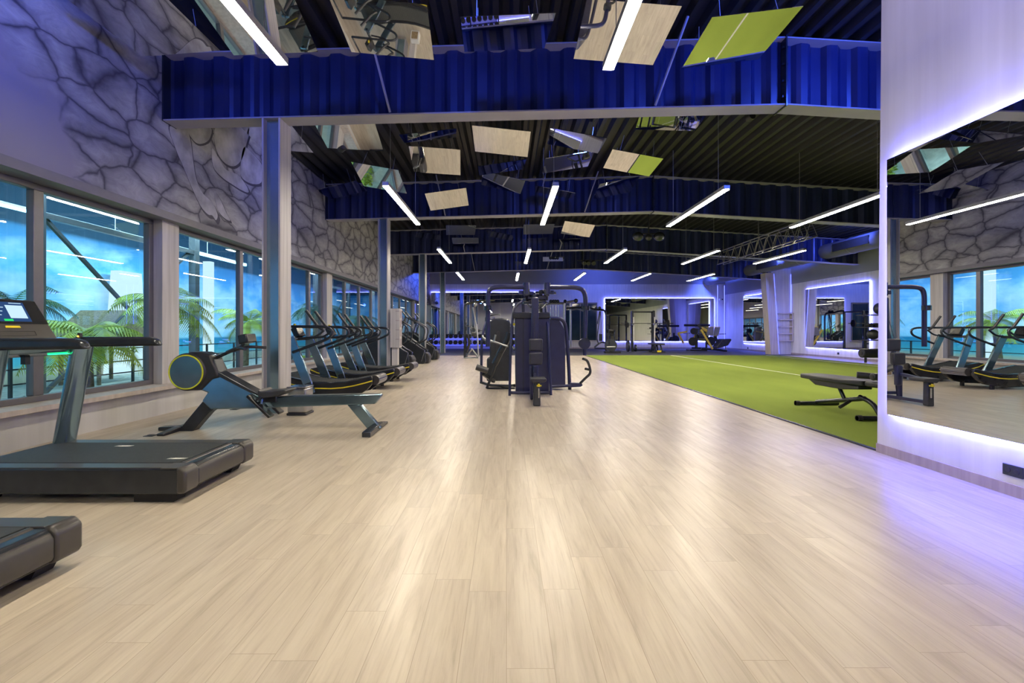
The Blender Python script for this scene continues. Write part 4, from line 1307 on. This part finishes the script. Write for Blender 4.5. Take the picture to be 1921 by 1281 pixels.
# dumbbell rack and dumbbells
DR = thing('dumbbell_rack', 'long two-tier dumbbell rack with blue light under the tall back mirror', 'rack', (-2.6, 31.2, 0))
for z, yy in ((.32, -.08), (.72, .10)):
    MB().box(-2.4, 3.2, yy - .16, yy + .16, z - .03, z).build('shelf', 'black', DR, smooth=False)
    MB().box(-2.35, 3.15, .30, .33, z - .06, z - .035).build('led_strip', 'ledstrip_soft', DR, smooth=False)
for x in (-2.4, .0, 1.6, 3.2):
    MB().box(x - .03, x + .03, -.2, .25, 0, .74).build('post', 'charcoal', DR, smooth=False)
MB().box(-2.35, 3.15, .42, .44, .05, .92).build('back_panel', 'white', DR, smooth=False)
proto = None
for tier, (z, yy) in enumerate(((.322, -.08), (.722, .10))):
    for k in range(18):
        x = -2.28 + .315 * k - 2.6
        if proto is None:
            b = MB()
            b.tube([(0, -.17, .13), (0, -.05, .13)], .13, 14).tube([(0, .05, .13), (0, .17, .13)], .13, 14).tube([(0, -.05, .13), (0, .05, .13)], .02, 8)
            proto = b.build('dumbbell', 'rubberblk')
            d = proto
        else:
            d = proto.copy()
            COL.objects.link(d)
        d.location = (x, 31.2 + yy, z)
        tag(d, 'round black dumbbell lying on the %s tier of the rack under the tall back mirror' % ('lower', 'upper')[tier], 'dumbbell', 'dumbbells on the %s tier of the back rack' % ('lower', 'upper')[tier])

# cable crossover behind the right end of the multi station
O = Vector((4.6, 29.5, 0))
t = thing('cable_crossover', 'wide cable crossover machine with long top beam behind the multi-station gym', 'gym machine', O)


def q8(x, y, Y):        # crop (1030,540) scale 9.154
    return W(1030 + x / 9.154, 540 + y / 9.154, Y) - O


def t8(pts, r, name, mat='charcoal', fil=.2):
    MB().tube([q8(*p) for p in pts], r, 8, fil=fil).build(name, mat, t)


t8([(-200, 330, 29.5), (-60, 280, 29.5), (60, 262, 29.5), (290, 265, 29.5)], .07, 'top_beam', 'steel', .3)
t8([(290, 350, 29.2), (460, 335, 29.2), (560, 335, 29.2), (680, 335, 29.2), (800, 375, 29.2), (940, 375, 29.2), (975, 420, 29.2), (978, 1075, 29.2)], .06, 'top_beam', 'charcoal', .3)
t8([(380, 380, 29.2), (490, 360, 29.2), (590, 400, 29.2)], .03, 'pull_up_bar', 'steel', .3)
for x in (265, 368):
    t8([(x, 260, 29.5), (x, 1030, 29.5)], .07, 'upright', 'steel')
for x in (30, 70, 120, 165):
    t8([(x, 290, 29.4), (x, 600, 29.4)], .02, 'guide_rod', 'chrome')
for x in (30, 75, 110, 150, 275):
    p = q8(x, 228, 29.4)
    MB().ball(p, .10).build('pulley_wheel', 'charcoal', t)
t8([(310, 245, 29.4), (470, 215, 29.2)], .07, 'top_arm', 'steel')
MB().ball(q8(462, 220, 29.2), .13).build('pulley_wheel', 'charcoal', t)
for x in (810, 868):
    MB().ball(q8(x, 345, 29.1), .09).build('pulley_wheel', 'charcoal', t)
t8([(885, 400, 29.1), (820, 880, 29.0), (850, 960, 29.0)], .03, 'cable_arm', 'charcoal')
t8([(870, 400, 29.1), (830, 620, 29.1)], .03, 'cable_arm', 'charcoal')
t8([(910, 400, 29.1), (905, 780, 29.1)], .012, 'cable', 'black')
t8([(888, 400, 29.1), (888, 780, 29.1)], .012, 'cable', 'black')
MB().tube([q8(888, 790, 29.1), q8(888, 910, 29.1)], .10, 12).build('weight_stack', 'charcoal', t)
t8([(780, 1020, 28.9), (850, 960, 29.0), (900, 930, 29.0), (960, 940, 29.1)], .05, 'base_tube', 'charcoal')
t8([(780, 1035, 28.9), (960, 1045, 29.1)], .045, 'base_tube', 'charcoal', 0)

# air bike
O = W(1147, 662, 26.2)
O.z = 0
t = thing('air_bike', 'black air bike with round fan at the far left corner of the turf', 'exercise bike', O)


def qb(x, y, Y=26.2):   # crop (1120,540) scale 9.857
    return W(1120 + x / 9.857, 540 + y / 9.857, Y) - O


MB().tube([qb(255, 1060, 25.9), qb(255, 1060, 26.5)], .33, 26).build('fan_cage', 'charcoal', t)
MB().prism([(qb(255, 0).x, qb(0, 790).z), (qb(320, 0).x, qb(0, 790).z), (qb(330, 0).x, .12), (qb(250, 0).x, .12)], -.05, .05).build('frame', 'endcap', t, bev=.01)
MB().bar((qb(140, 0).x, 0, .05), (qb(420, 0).x, 0, .05), .09, .5).build('base', 'black', t, bev=.01)
MB().tube([qb(190, 800, 26.0), qb(260, 785, 26.1), qb(330, 800, 26.0)], .10, 10, fil=.2).build('handlebar', 'black', t)
for x in (215, 315):
    MB().tube([qb(x, 780, 25.9), qb(x + 10, 1040, 25.9)], .03, 8).build('lever_arm', 'charcoal', t)
MB().tube([qb(180, 1090, 25.8), qb(340, 1090, 25.8)], .03, 8).build('foot_peg', 'steel', t)
MB().box(-.12, .12, -.1, .2, .95, 1.02).build('saddle', 'pad', t, bev=.03)

# squat rack
O = W(1208, 655, 28.0)
O.z = 0
t = thing('squat_rack', 'dark squat rack with perforated white-tipped uprights before the wide back mirror', 'rack', O)


def qr(x, y, Y=28.0):
    return W(1120 + x / 9.857, 540 + y / 9.857, Y) - O


for x, Y in ((655, 27.6), (1050, 27.6), (640, 28.8), (1020, 28.8)):
    MB().box(qr(x, 0, Y).x - .05, qr(x, 0, Y).x + .05, Y - 28.05, Y - 27.95, 0, 2.35).build('upright', 'charcoal', t, smooth=False)
for x in (672, 1058):
    xx = qr(x, 0, 27.55).x
    MB().box(xx - .035, xx + .035, -.53, -.51, .55, 2.0).build('hole_plate', 'whiteline', t, smooth=False)
for a, b in (((640, 28.8), (1020, 28.8)), ((655, 27.6), (640, 28.8)), ((1050, 27.6), (1020, 28.8))):
    pa_, pb = qr(a[0], 0, a[1]), qr(b[0], 0, b[1])
    MB().bar((pa_.x, a[1] - 28, 2.33), (pb.x, b[1] - 28, 2.33), .08, .08).build('top_bar', 'charcoal', t, smooth=False)
    MB().bar((pa_.x, a[1] - 28, .06), (pb.x, b[1] - 28, .06), .08, .08).build('base_bar', 'charcoal', t, smooth=False)
for x in (655, 1050):
    MB().box(qr(x, 0, 27.5).x - .04, qr(x, 0, 27.5).x + .04, -.72, -.5, 1.53, 1.60).build('bar_hook', 'steel', t, smooth=False)
bb = thing('barbell', 'steel barbell resting across the squat rack hooks', 'barbell', O + Vector((0, -.62, 1.63)))
MB().tube([(-1.15, 0, 0), (1.15, 0, 0)], .018, 8).build('bar_shaft', 'chrome', bb)
for s in (-1, 1):
    MB().tube([(s * 1.15, 0, 0), (s * 1.5, 0, 0)], .028, 8).build('bar_sleeve', 'chrome', bb)
for k, (x, lab) in enumerate(((-1.2, 'black weight plate on the left end of the racked barbell'), (1.2, 'black weight plate on the right end of the racked barbell'))):
    tag(MB().tube([(-.03, 0, 0), (.03, 0, 0)], .20, 20).tube([(-.035, 0, 0), (.035, 0, 0)], .06, 12).build('weight_plate', 'rubberblk', loc=O + Vector((x, -.62, 1.63))), lab, 'weight plate')
for k, (px_, py_, r_, lab) in enumerate(((1178, 640, .33, 'large black disc plate leaning by the left foot of the squat rack'), (1192, 642, .20, 'smaller disc plate behind the large one by the squat rack'))):
    p = W(px_, py_, 27.4 + .3 * k)
    p.z = r_ + .01
    tag(MB().tube([(-.04, 0, 0), (.04, 0, 0)], r_, 24).build('weight_plate', 'charcoal', loc=p), lab, 'weight plate')
# low bench beside rack
O = W(1232, 658, 26.6)
O.z = 0
t = thing('flat_bench', 'small black bench with yellow tag standing right of the squat rack', 'bench', O)
MB().box(-.32, .30, -.5, .6, .44, .52).build('bench_pad', 'pad', t, bev=.02)
for x in (-.2, .2):
    MB().bar((x, -.35, .05), (x * .6, -.25, .44), .06, .06).build('leg', 'charcoal', t)
    MB().bar((x, .45, .05), (x * .6, .35, .44), .06, .06).build('leg', 'charcoal', t)
MB().bar((-.35, -.35, .05), (.35, -.35, .05), .07, .07).build('base_foot', 'black', t)
MB().bar((-.30, .45, .05), (.30, .45, .05), .07, .07).build('base_foot', 'black', t)
MB().box(-.1, .12, -.42, -.40, .04, .14).build('tag_plate', 'yellow', t, smooth=False)


# yellow plate-loaded machines
def qy(x, y, Y):        # crop (1245,540) scale 9.857
    return W(1245 + x / 9.857, 540 + y / 9.857, Y)


O = qy(620, 1110, 28.8)
O.z = 0
t = thing('plate_loaded_row', 'black plate-loaded machine with round plates, left of the leg press', 'gym machine', O)


def ty(pts, r, name, mat='charcoal', fil=.1, Y=28.8):
    MB().tube([qy(x, y, Y + dy) - O for x, y, dy in pts], r, 8, fil=fil).build(name, mat, t)


ty([(605, 1110, 0), (605, 760, 0)], .09, 'main_post')
ty([(790, 1110, .3), (790, 840, .3)], .06, 'rear_post')
MB().box(-.5, .5, -.25, .45, 0, .1).build('base_plate', 'black', t, bev=.01)
ty([(380, 690, .5), (850, 690, .5)], .07, 'top_bar', 'black')
ty([(520, 1110, 0), (800, 1115, 0)], .05, 'base_bar')
ty([(560, 755, -.2), (680, 760, -.2)], .03, 'weight_horn', 'chrome')
ty([(620, 845, -.2), (770, 860, -.2)], .03, 'weight_horn', 'chrome')
ty([(640, 670, 0), (700, 800, 0)], .06, 'lever_arm', 'steel')
MB().bar((-.9, .7, 1.05), (-.55, .75, .45), .09, .09).build('frame_arm', 'ypaint', t)
MB().bar((.25, .7, 1.05), (-.1, .75, .45), .09, .09).build('frame_arm', 'ypaint', t)
MB().bar((-.9, .7, 1.05), (-.5, .3, 1.15), .09, .09).build('frame_arm', 'ypaint', t)
ty([(1000, 855, .3), (1150, 850, .3)], .02, 'weight_horn', 'chrome')
MB().bar(qy(640, 900, 28.7) - O, qy(770, 900, 28.7) - O, .2, .3).build('seat', 'pad', t, bev=.03)
for lab, x, y, r_, Y in (('black round plate low on the left of the plate-loaded machine', 540, 990, .25, 28.3), ('grey round plate high on the plate-loaded machine', 555, 800, .19, 28.4), ('black round plate behind the leg press sled', 870, 985, .27, 28.9)):
    p = qy(x, y, Y)
    tag(MB().tube([(0, -.04, 0), (0, .04, 0)], r_, 24).tube([(0, -.05, 0), (0, .05, 0)], .05, 10).build('weight_plate', 'rubberblk', loc=p), lab, 'weight plate')

O = qy(980, 1140, 27.6)
O.z = 0
t = thing('leg_press', 'yellow and black leg press with big grey foot plate near the far right corner', 'gym machine', O)


def tl(pts, r, name, mat='ypaint', fil=.05, Y=27.6):
    MB().tube([qy(x, y, Y + dy) - O for x, y, dy in pts], r, 8, fil=fil).build(name, mat, t)


MB().bar(qy(690, 770, 27.3) - O, qy(905, 1130, 27.3) - O, .10, .06).build('guide_rail', 'ypaint', t)
MB().bar(qy(640, 670, 27.5) - O, qy(900, 1110, 27.4) - O, .08, .05).build('guide_rail', 'black', t)
MB().bar(qy(700, 740, 27.9) - O, qy(800, 800, 27.9) - O, .14, .14).build('sled_frame', 'ypaint', t)
MB().prism([((qy(x, y, 27.2) - O).x, (qy(x, y, 27.2) - O).z) for x, y in ((812, 728), (915, 728), (905, 880), (785, 880))], -.5, -.42).build('foot_plate', 'greyduct', t, bev=.01)
MB().prism([((qy(x, y, 27.2) - O).x, (qy(x, y, 27.2) - O).z) for x, y in ((935, 728), (1035, 728), (1000, 885), (915, 880))], -.5, -.42).build('foot_plate', 'greyduct', t, bev=.01)
MB().bar(qy(800, 722, 27.2) - O, qy(1040, 722, 27.2) - O, .03, .1).build('plate_edge', 'ypaint', t)
MB().bar(qy(940, 890, 27.6) - O, qy(1010, 1020, 27.6) - O, .12, .12).build('press_strut', 'charcoal', t)
tl([(940, 880, 0), (985, 900, 0)], .07, 'strut_joint')
MB().prism([((qy(x, y, 27.6) - O).x, (qy(x, y, 27.6) - O).z) for x, y in ((1050, 945), (1205, 940), (1212, 965), (1150, 1060), (950, 1120), (945, 1080))], -.3, .3).build('seat_back', 'black', t, bev=.03)
tl([(920, 1135, 0), (1165, 1165, 0)], .06, 'base_bar', 'charcoal')
tl([(1120, 1000, 0), (1160, 1150, 0)], .03, 'leg_tube', 'steel')
tl([(700, 1120, 0), (940, 1140, 0)], .05, 'base_bar', 'charcoal')

# ceiling speakers and spotlights
t = thing('speaker_cluster', 'pair of dome speakers on a bar under the second beam', 'speaker', (5.1, 17.2, 4.6))
MB().bar((-.45, 0, .1), (.45, 0, .1), .05, .05).build('mount_bar', 'black', t)
MB().tube([(0, 0, .1), (0, 0, .95)], .025, 8).build('mount_pole', 'black', t)
for x in (-.38, .38):
    MB().ball((x, 0, .0), .2, (1, 1, .8)).build('speaker_dome', 'charcoal', t)
MB().ball((0, 0, -.02), .12).build('speaker_dome', 'black', t)
t = thing('spotlight_bar', 'bar of black spotlights under the third beam over the turf', 'spotlight', (3.95, 22.6, 4.35))
MB().bar((-.6, 0, .18), (.9, 0, .18), .04, .04).build('mount_bar', 'black', t)
MB().tube([(0, 0, .18), (0, 0, 1.2)], .02, 8).build('mount_pole', 'black', t)
for x in (-.3, -.1, .15):
    MB().tube([(x, -.1, .02), (x, .12, .14)], .10, 12).build('spot_head', 'black', t)
t = thing('security_camera', 'white dome security camera on the back wall right of the wide mirror', 'camera', (14.25, 31.85, 3.28))
MB().ball((0, 0, 0), .10).build('camera_dome', 'white', t)
MB().ball((.05, -.07, .0), .05).build('camera_lens', 'black', t)
MB().box(-.08, .08, .02, .15, -.05, .07).build('camera_mount', 'white', t)
t = thing('security_camera', 'white dome security camera on the left wall above the far windows', 'camera', (-4.95, 24.5, 2.8))
t.location = (-4.98, 29.5, 3.2)
MB().ball((0, 0, 0), .12).build('camera_dome', 'white', t)
MB().ball((.06, -.08, -.02), .05).build('camera_lens', 'black', t)
MB().box(-.12, -.02, -.05, .05, -.05, .07).build('camera_mount', 'white', t)

# sockets
t = thing('power_socket', 'dark double power socket low on the near partition at the right edge', 'socket', (XP, 3.62, .195))
MB().box(-.012, 0, -.09, .055, -.045, .04).build('socket_plate', 'charcoal', t, bev=.003)
for y in (-.05, .015):
    MB().tube([(-.016, y, -.002), (-.006, y, -.002)], .02, 16).build('socket_hole', 'rubberblk', t)
for (x, y, z, lab) in ((XR, 29.0, .16, 'small black wall socket under the far right wall mirror'), (XR, 26.2, .16, 'small black wall socket under the right wall mirror, beside the slanted pillar'), (XR, 21.1, .22, 'small black wall socket under the nearer right wall mirror')):
    t = thing('power_socket', lab, 'socket', (x, y, z))
    MB().box(-.012, 0, -.06, .06, -.05, .05).build('socket_plate', 'black', t, bev=.003)
    MB().tube([(-.018, 0, 0), (-.006, 0, 0)], .025, 12).build('socket_hole', 'rubberblk', t)

# storage shelf with balls near the right wall
O = Vector((13.95, 18.2, 0))
t = thing('storage_rack', 'black shelf rack holding exercise balls by the right wall', 'rack', O)
for z in (.88, 1.37, 1.83):
    MB().box(-.45, .55, -.35, .35, z - .03, z).build('shelf', 'black', t, smooth=False)
for x, y in ((-.1, .3), (.5, .3), (.5, -.3)):
    MB().box(x - .03, x + .03, y - .03, y + .03, 0, 1.9).build('post', 'charcoal', t, smooth=False)
for x, y, z, r_, lab in ((-.05, 0, .88, .20, 'large dark grey exercise ball on the lower shelf of the ball rack'), (.20, -.05, 1.83, .23, 'large dark exercise ball on the top shelf of the ball rack')):
    tag(MB().ball((0, 0, r_), r_).build('exercise_ball', 'pad', loc=O + Vector((x, y, z))), lab, 'ball')
for k, x in enumerate((-.25, -.05, .15)):
    tag(MB().tube([(0, -.1, .07), (0, .1, .07)], .07, 12).build('hand_weight', 'rubberblk', loc=O + Vector((x, -.1, 1.37))), 'small black hand weight on the middle shelf of the ball rack', 'hand weight', 'hand weights on the ball rack')

# ------------------------------------------------------------------ adjustable bench on the turf
O = Vector((5.2, 7.2, .012))
t = thing('adjustable_bench', 'black adjustable bench with foam leg rollers on the turf behind the partition', 'bench', O)


def qd(x, y, Y):        # crop (1460,600) scale 4.746
    return W(1460 + x / 4.746, 600 + y / 4.746, Y) - O


# pad: runs away from the camera
pb = MB()
z1 = .53
pts = [(-.38, .68), (-.06, .72), (.07, .25), (.12, -.28), (.06, -.52), (-.24, -.52), (-.36, -.22), (-.42, .22)]
pb.prism(pts, .455, .53, 'z')
pb.build('back_pad', 'pad', t, bev=.022, seg=3)
MB().prism([(.70, .45), (.5, .36), (-.1, .36), (-.45, .40), (-.45, .45)], -.25, -.05, 'x').build('pad_carrier', 'charcoal', t, bev=.01)
MB().box(-.23, .07, -.80, -.53, .455, .53).build('seat_pad', 'pad', t, bev=.025, seg=3)
MB().tube([(-.44, .70, .035), (.26, .70, .035)], .032, 12).build('rear_foot_bar', 'charcoal', t)
MB().tube([(-.44, .70, .035), (-.38, .70, .035)], .042, 12).build('foot_cap', 'rubberblk', t)
MB().tube([(-.42, -.66, .035), (.28, -.66, .035)], .032, 12).build('front_foot_bar', 'charcoal', t)
MB().tube([(-.42, -.66, .035), (-.36, -.66, .035)], .042, 12).build('foot_cap', 'rubberblk', t)
MB().tube([(-.1, .68, .06), (-.08, .1, .17), (-.08, -.35, .26)], .034, 10, fil=.1).build('main_frame', 'charcoal', t)
MB().tube([(-.08, -.25, .27), (-.08, -.5, .22), (-.08, -.65, .04)], .034, 10, fil=.12).build('front_leg', 'charcoal', t)
MB().tube([(-.08, .05, .17), (-.10, .18, .40)], .028, 10).build('support_strut', 'charcoal', t)
MB().tube([(-.08, -.05, .18), (-.28, -.12, .10)], .024, 10).build('adjustment_handle', 'black', t)
MB().tube([(-.05, -.60, .20), (-.05, -.86, .50), (-.03, -.88, .98)], .032, 10, fil=.08).build('roller_post', 'charcoal', t)
for z, ln, y in ((.93, .36, -.80), (.62, .26, -.86)):
    for s in (-1, 1):
        xc = -.05 + s * (.06 + ln / 2)
        MB().tube([(xc - ln / 2, y, z), (xc + ln / 2, y, z)], .062 if z > .8 else .048, 20).build('foam_roller', 'pad', t, bev=.012)
        MB().tube([(xc - ln / 2 - .006, y, z), (xc + ln / 2 + .006, y, z)], .028, 12).build('roller_cap', 'black', t)
MB().tube([(-.35, -.56, .62), (-.12, -.70, .60)], .045, 14).build('knee_roller', 'pad', t)

# ------------------------------------------------------------------ LIGHTS


def spot(name, loc, target, col, power, ang=110, blend=.8, size=.12, housing=True, label=None):
    l = bpy.data.lights.new(name, 'SPOT')
    l.color = col
    l.energy = power
    l.spot_size = R(ang)
    l.spot_blend = blend
    l.shadow_soft_size = size
    o = bpy.data.objects.new(name, l)
    COL.objects.link(o)
    d = Vector(target) - Vector(loc)
    if housing:
        t = thing('added_ceiling_spot', label, 'light', loc, group='added blue spots under the roof')
        dn = d.normalized()
        MB().tube([dn * -.16, dn * -.04], .07, 12).build('lamp_housing', 'black', t)  # housing made up for the added spot
        MB().tube([dn * -.10, (0, 0, max(.1, dkz(loc[0]) - loc[2]))], .012, 6).build('mount_rod', 'black', t)
        o.parent = t
        o.location = (0, 0, 0)
    else:
        o.location = loc
    o.rotation_euler = d.to_track_quat('-Z', 'Y').to_euler()
    return o


BLUE = (.05, .12, 1.0)  # added spots, invented fixtures, supply the blue light on beams, mural and partition
k = 0
for (loc, tg, pw_) in (((-3.6, 4.6, 5.0), (-3.0, 7.2, 4.9), 200), ((-.6, 4.6, 5.1), (-.6, 7.2, 4.9), 240), ((2.6, 4.8, 5.2), (2.9, 7.2, 4.9), 260), ((5.0, 5.4, 5.2), (4.2, 7.2, 4.9), 420),
                       ((-3.2, 3.8, 4.7), (-5.1, 5.4, 4.8), 430),
                       ((6.6, 5.2, 4.3), (4.7, 6.3, 5.6), 500), ((1.6, 3.0, 5.0), (3.8, 3.6, 4.3), 440),
                       ((-2.6, 9.0, 5.1), (-2.6, 13.5, 4.9), 60), ((1.6, 9.0, 5.2), (1.8, 13.5, 4.9), 260), ((4.5, 9.0, 5.2), (3.4, 13.5, 4.9), 50),
                       ((.5, 15.6, 5.2), (.5, 19.8, 4.9), 80), ((.5, 22.0, 5.2), (.5, 26.1, 4.9), 70),
                       ((-3.2, 9.2, 4.7), (-5.1, 11.0, 4.3), 160),
                       ((-3.3, 28.6, 4.9), (-5.1, 27.4, 3.5), 1500)):
    spot('added_blue_wash', loc, tg, (.42, .38, 1.0) if loc[0] == 1.6 and loc[1] == 3.0 else BLUE, pw_ * .55, 125, 1.0, .15, True, 'added small black blue spot %s' % ['in front of the first beam by the mural', 'in front of the first beam, left of centre', 'in front of the first beam, right of centre', 'near the top of the partition', 'aimed at the front of the stone mural', 'over the turf before the first beam', 'aimed at the upper partition', 'behind the first beam on the left', 'behind the first beam in the middle', 'behind the first beam on the right', 'behind the second beam', 'behind the third beam', 'aimed at the mural behind the first beam', 'aimed at the far end of the mural'][k])
    k += 1
# added blue spots for the back corner and walls; pool hall lighting below
for (loc, tg, pw_, lab) in (((12.6, 29.8, 5.0), (14.6, 31.5, 2.5), 1300, 'aimed into the far right corner'), ((12.8, 22.6, 5.0), (14.3, 24.6, 2.8), 900, 'aimed at the shelf pillar'), ((12.2, 17, 5.0), (14.6, 20, 4.0), 500, 'aimed high at the right wall'), ((6, 28.5, 5.0), (6, 32, 4.4), 450, 'aimed at the top of the back wall')):
    spot('added_blue_wash', loc, tg, (.08, .14, 1.0), pw_, 120, 1.0, .2, True, 'added small black blue spot %s' % lab)


def area(name, loc, target, col, power, sx, sy):
    l = bpy.data.lights.new(name, 'AREA')
    l.shape = 'RECTANGLE'
    l.size, l.size_y = sx, sy
    l.color = col
    l.energy = power
    o = bpy.data.objects.new(name, l)
    COL.objects.link(o)
    o.location = loc
    o.rotation_euler = (Vector(target) - Vector(loc)).to_track_quat('-Z', 'Y').to_euler()
    return o


for y_, c_, e_ in ((-1, (.42, .74, 1.0), 900), (7, (.44, .76, 1.0), 1300), (16, (.48, .82, 1.0), 1700), (25, (.34, .64, 1.0), 1200), (34, (.25, .60, 1.0), 800)):
    area('added_pool_light', (-9.2, y_, 5.05), (-12.4, y_, .8), c_, e_ * .58, 7.5, 1.2)  # unseen area lights added to brighten the pool hall

wld = bpy.data.worlds.new('World')
S.world = wld
wld.use_nodes = True
wld.node_tree.nodes['Background'].inputs[0].default_value = (.05, .07, .16, 1)
wld.node_tree.nodes['Background'].inputs[1].default_value = .3

# ------------------------------------------------------------------ camera
cam = bpy.data.cameras.new('Camera')
cam.sensor_width = 36
cam.lens = F / 1921 * 36
cam.shift_x = (960.5 - VX) / 1921
cam.shift_y = -(640.5 - VY) / 1921
cam.clip_start = .05
co = bpy.data.objects.new('Camera', cam)
COL.objects.link(co)
co.location = (0, 0, H)
co.rotation_euler = (R(90), 0, 0)
S.camera = co
S.view_settings.view_transform = 'Standard'
S.view_settings.look = 'None'
S.view_settings.gamma = 1
S.view_settings.use_curve_mapping = False
S.view_settings.exposure = .14
S.cycles.max_bounces = 9
S.cycles.diffuse_bounces = 4
S.cycles.glossy_bounces = 5
S.cycles.transparent_max_bounces = 10
S.cycles.use_denoising = True
S.cycles.sample_clamp_indirect = 6
S.cycles.caustics_reflective = False
S.cycles.caustics_refractive = False
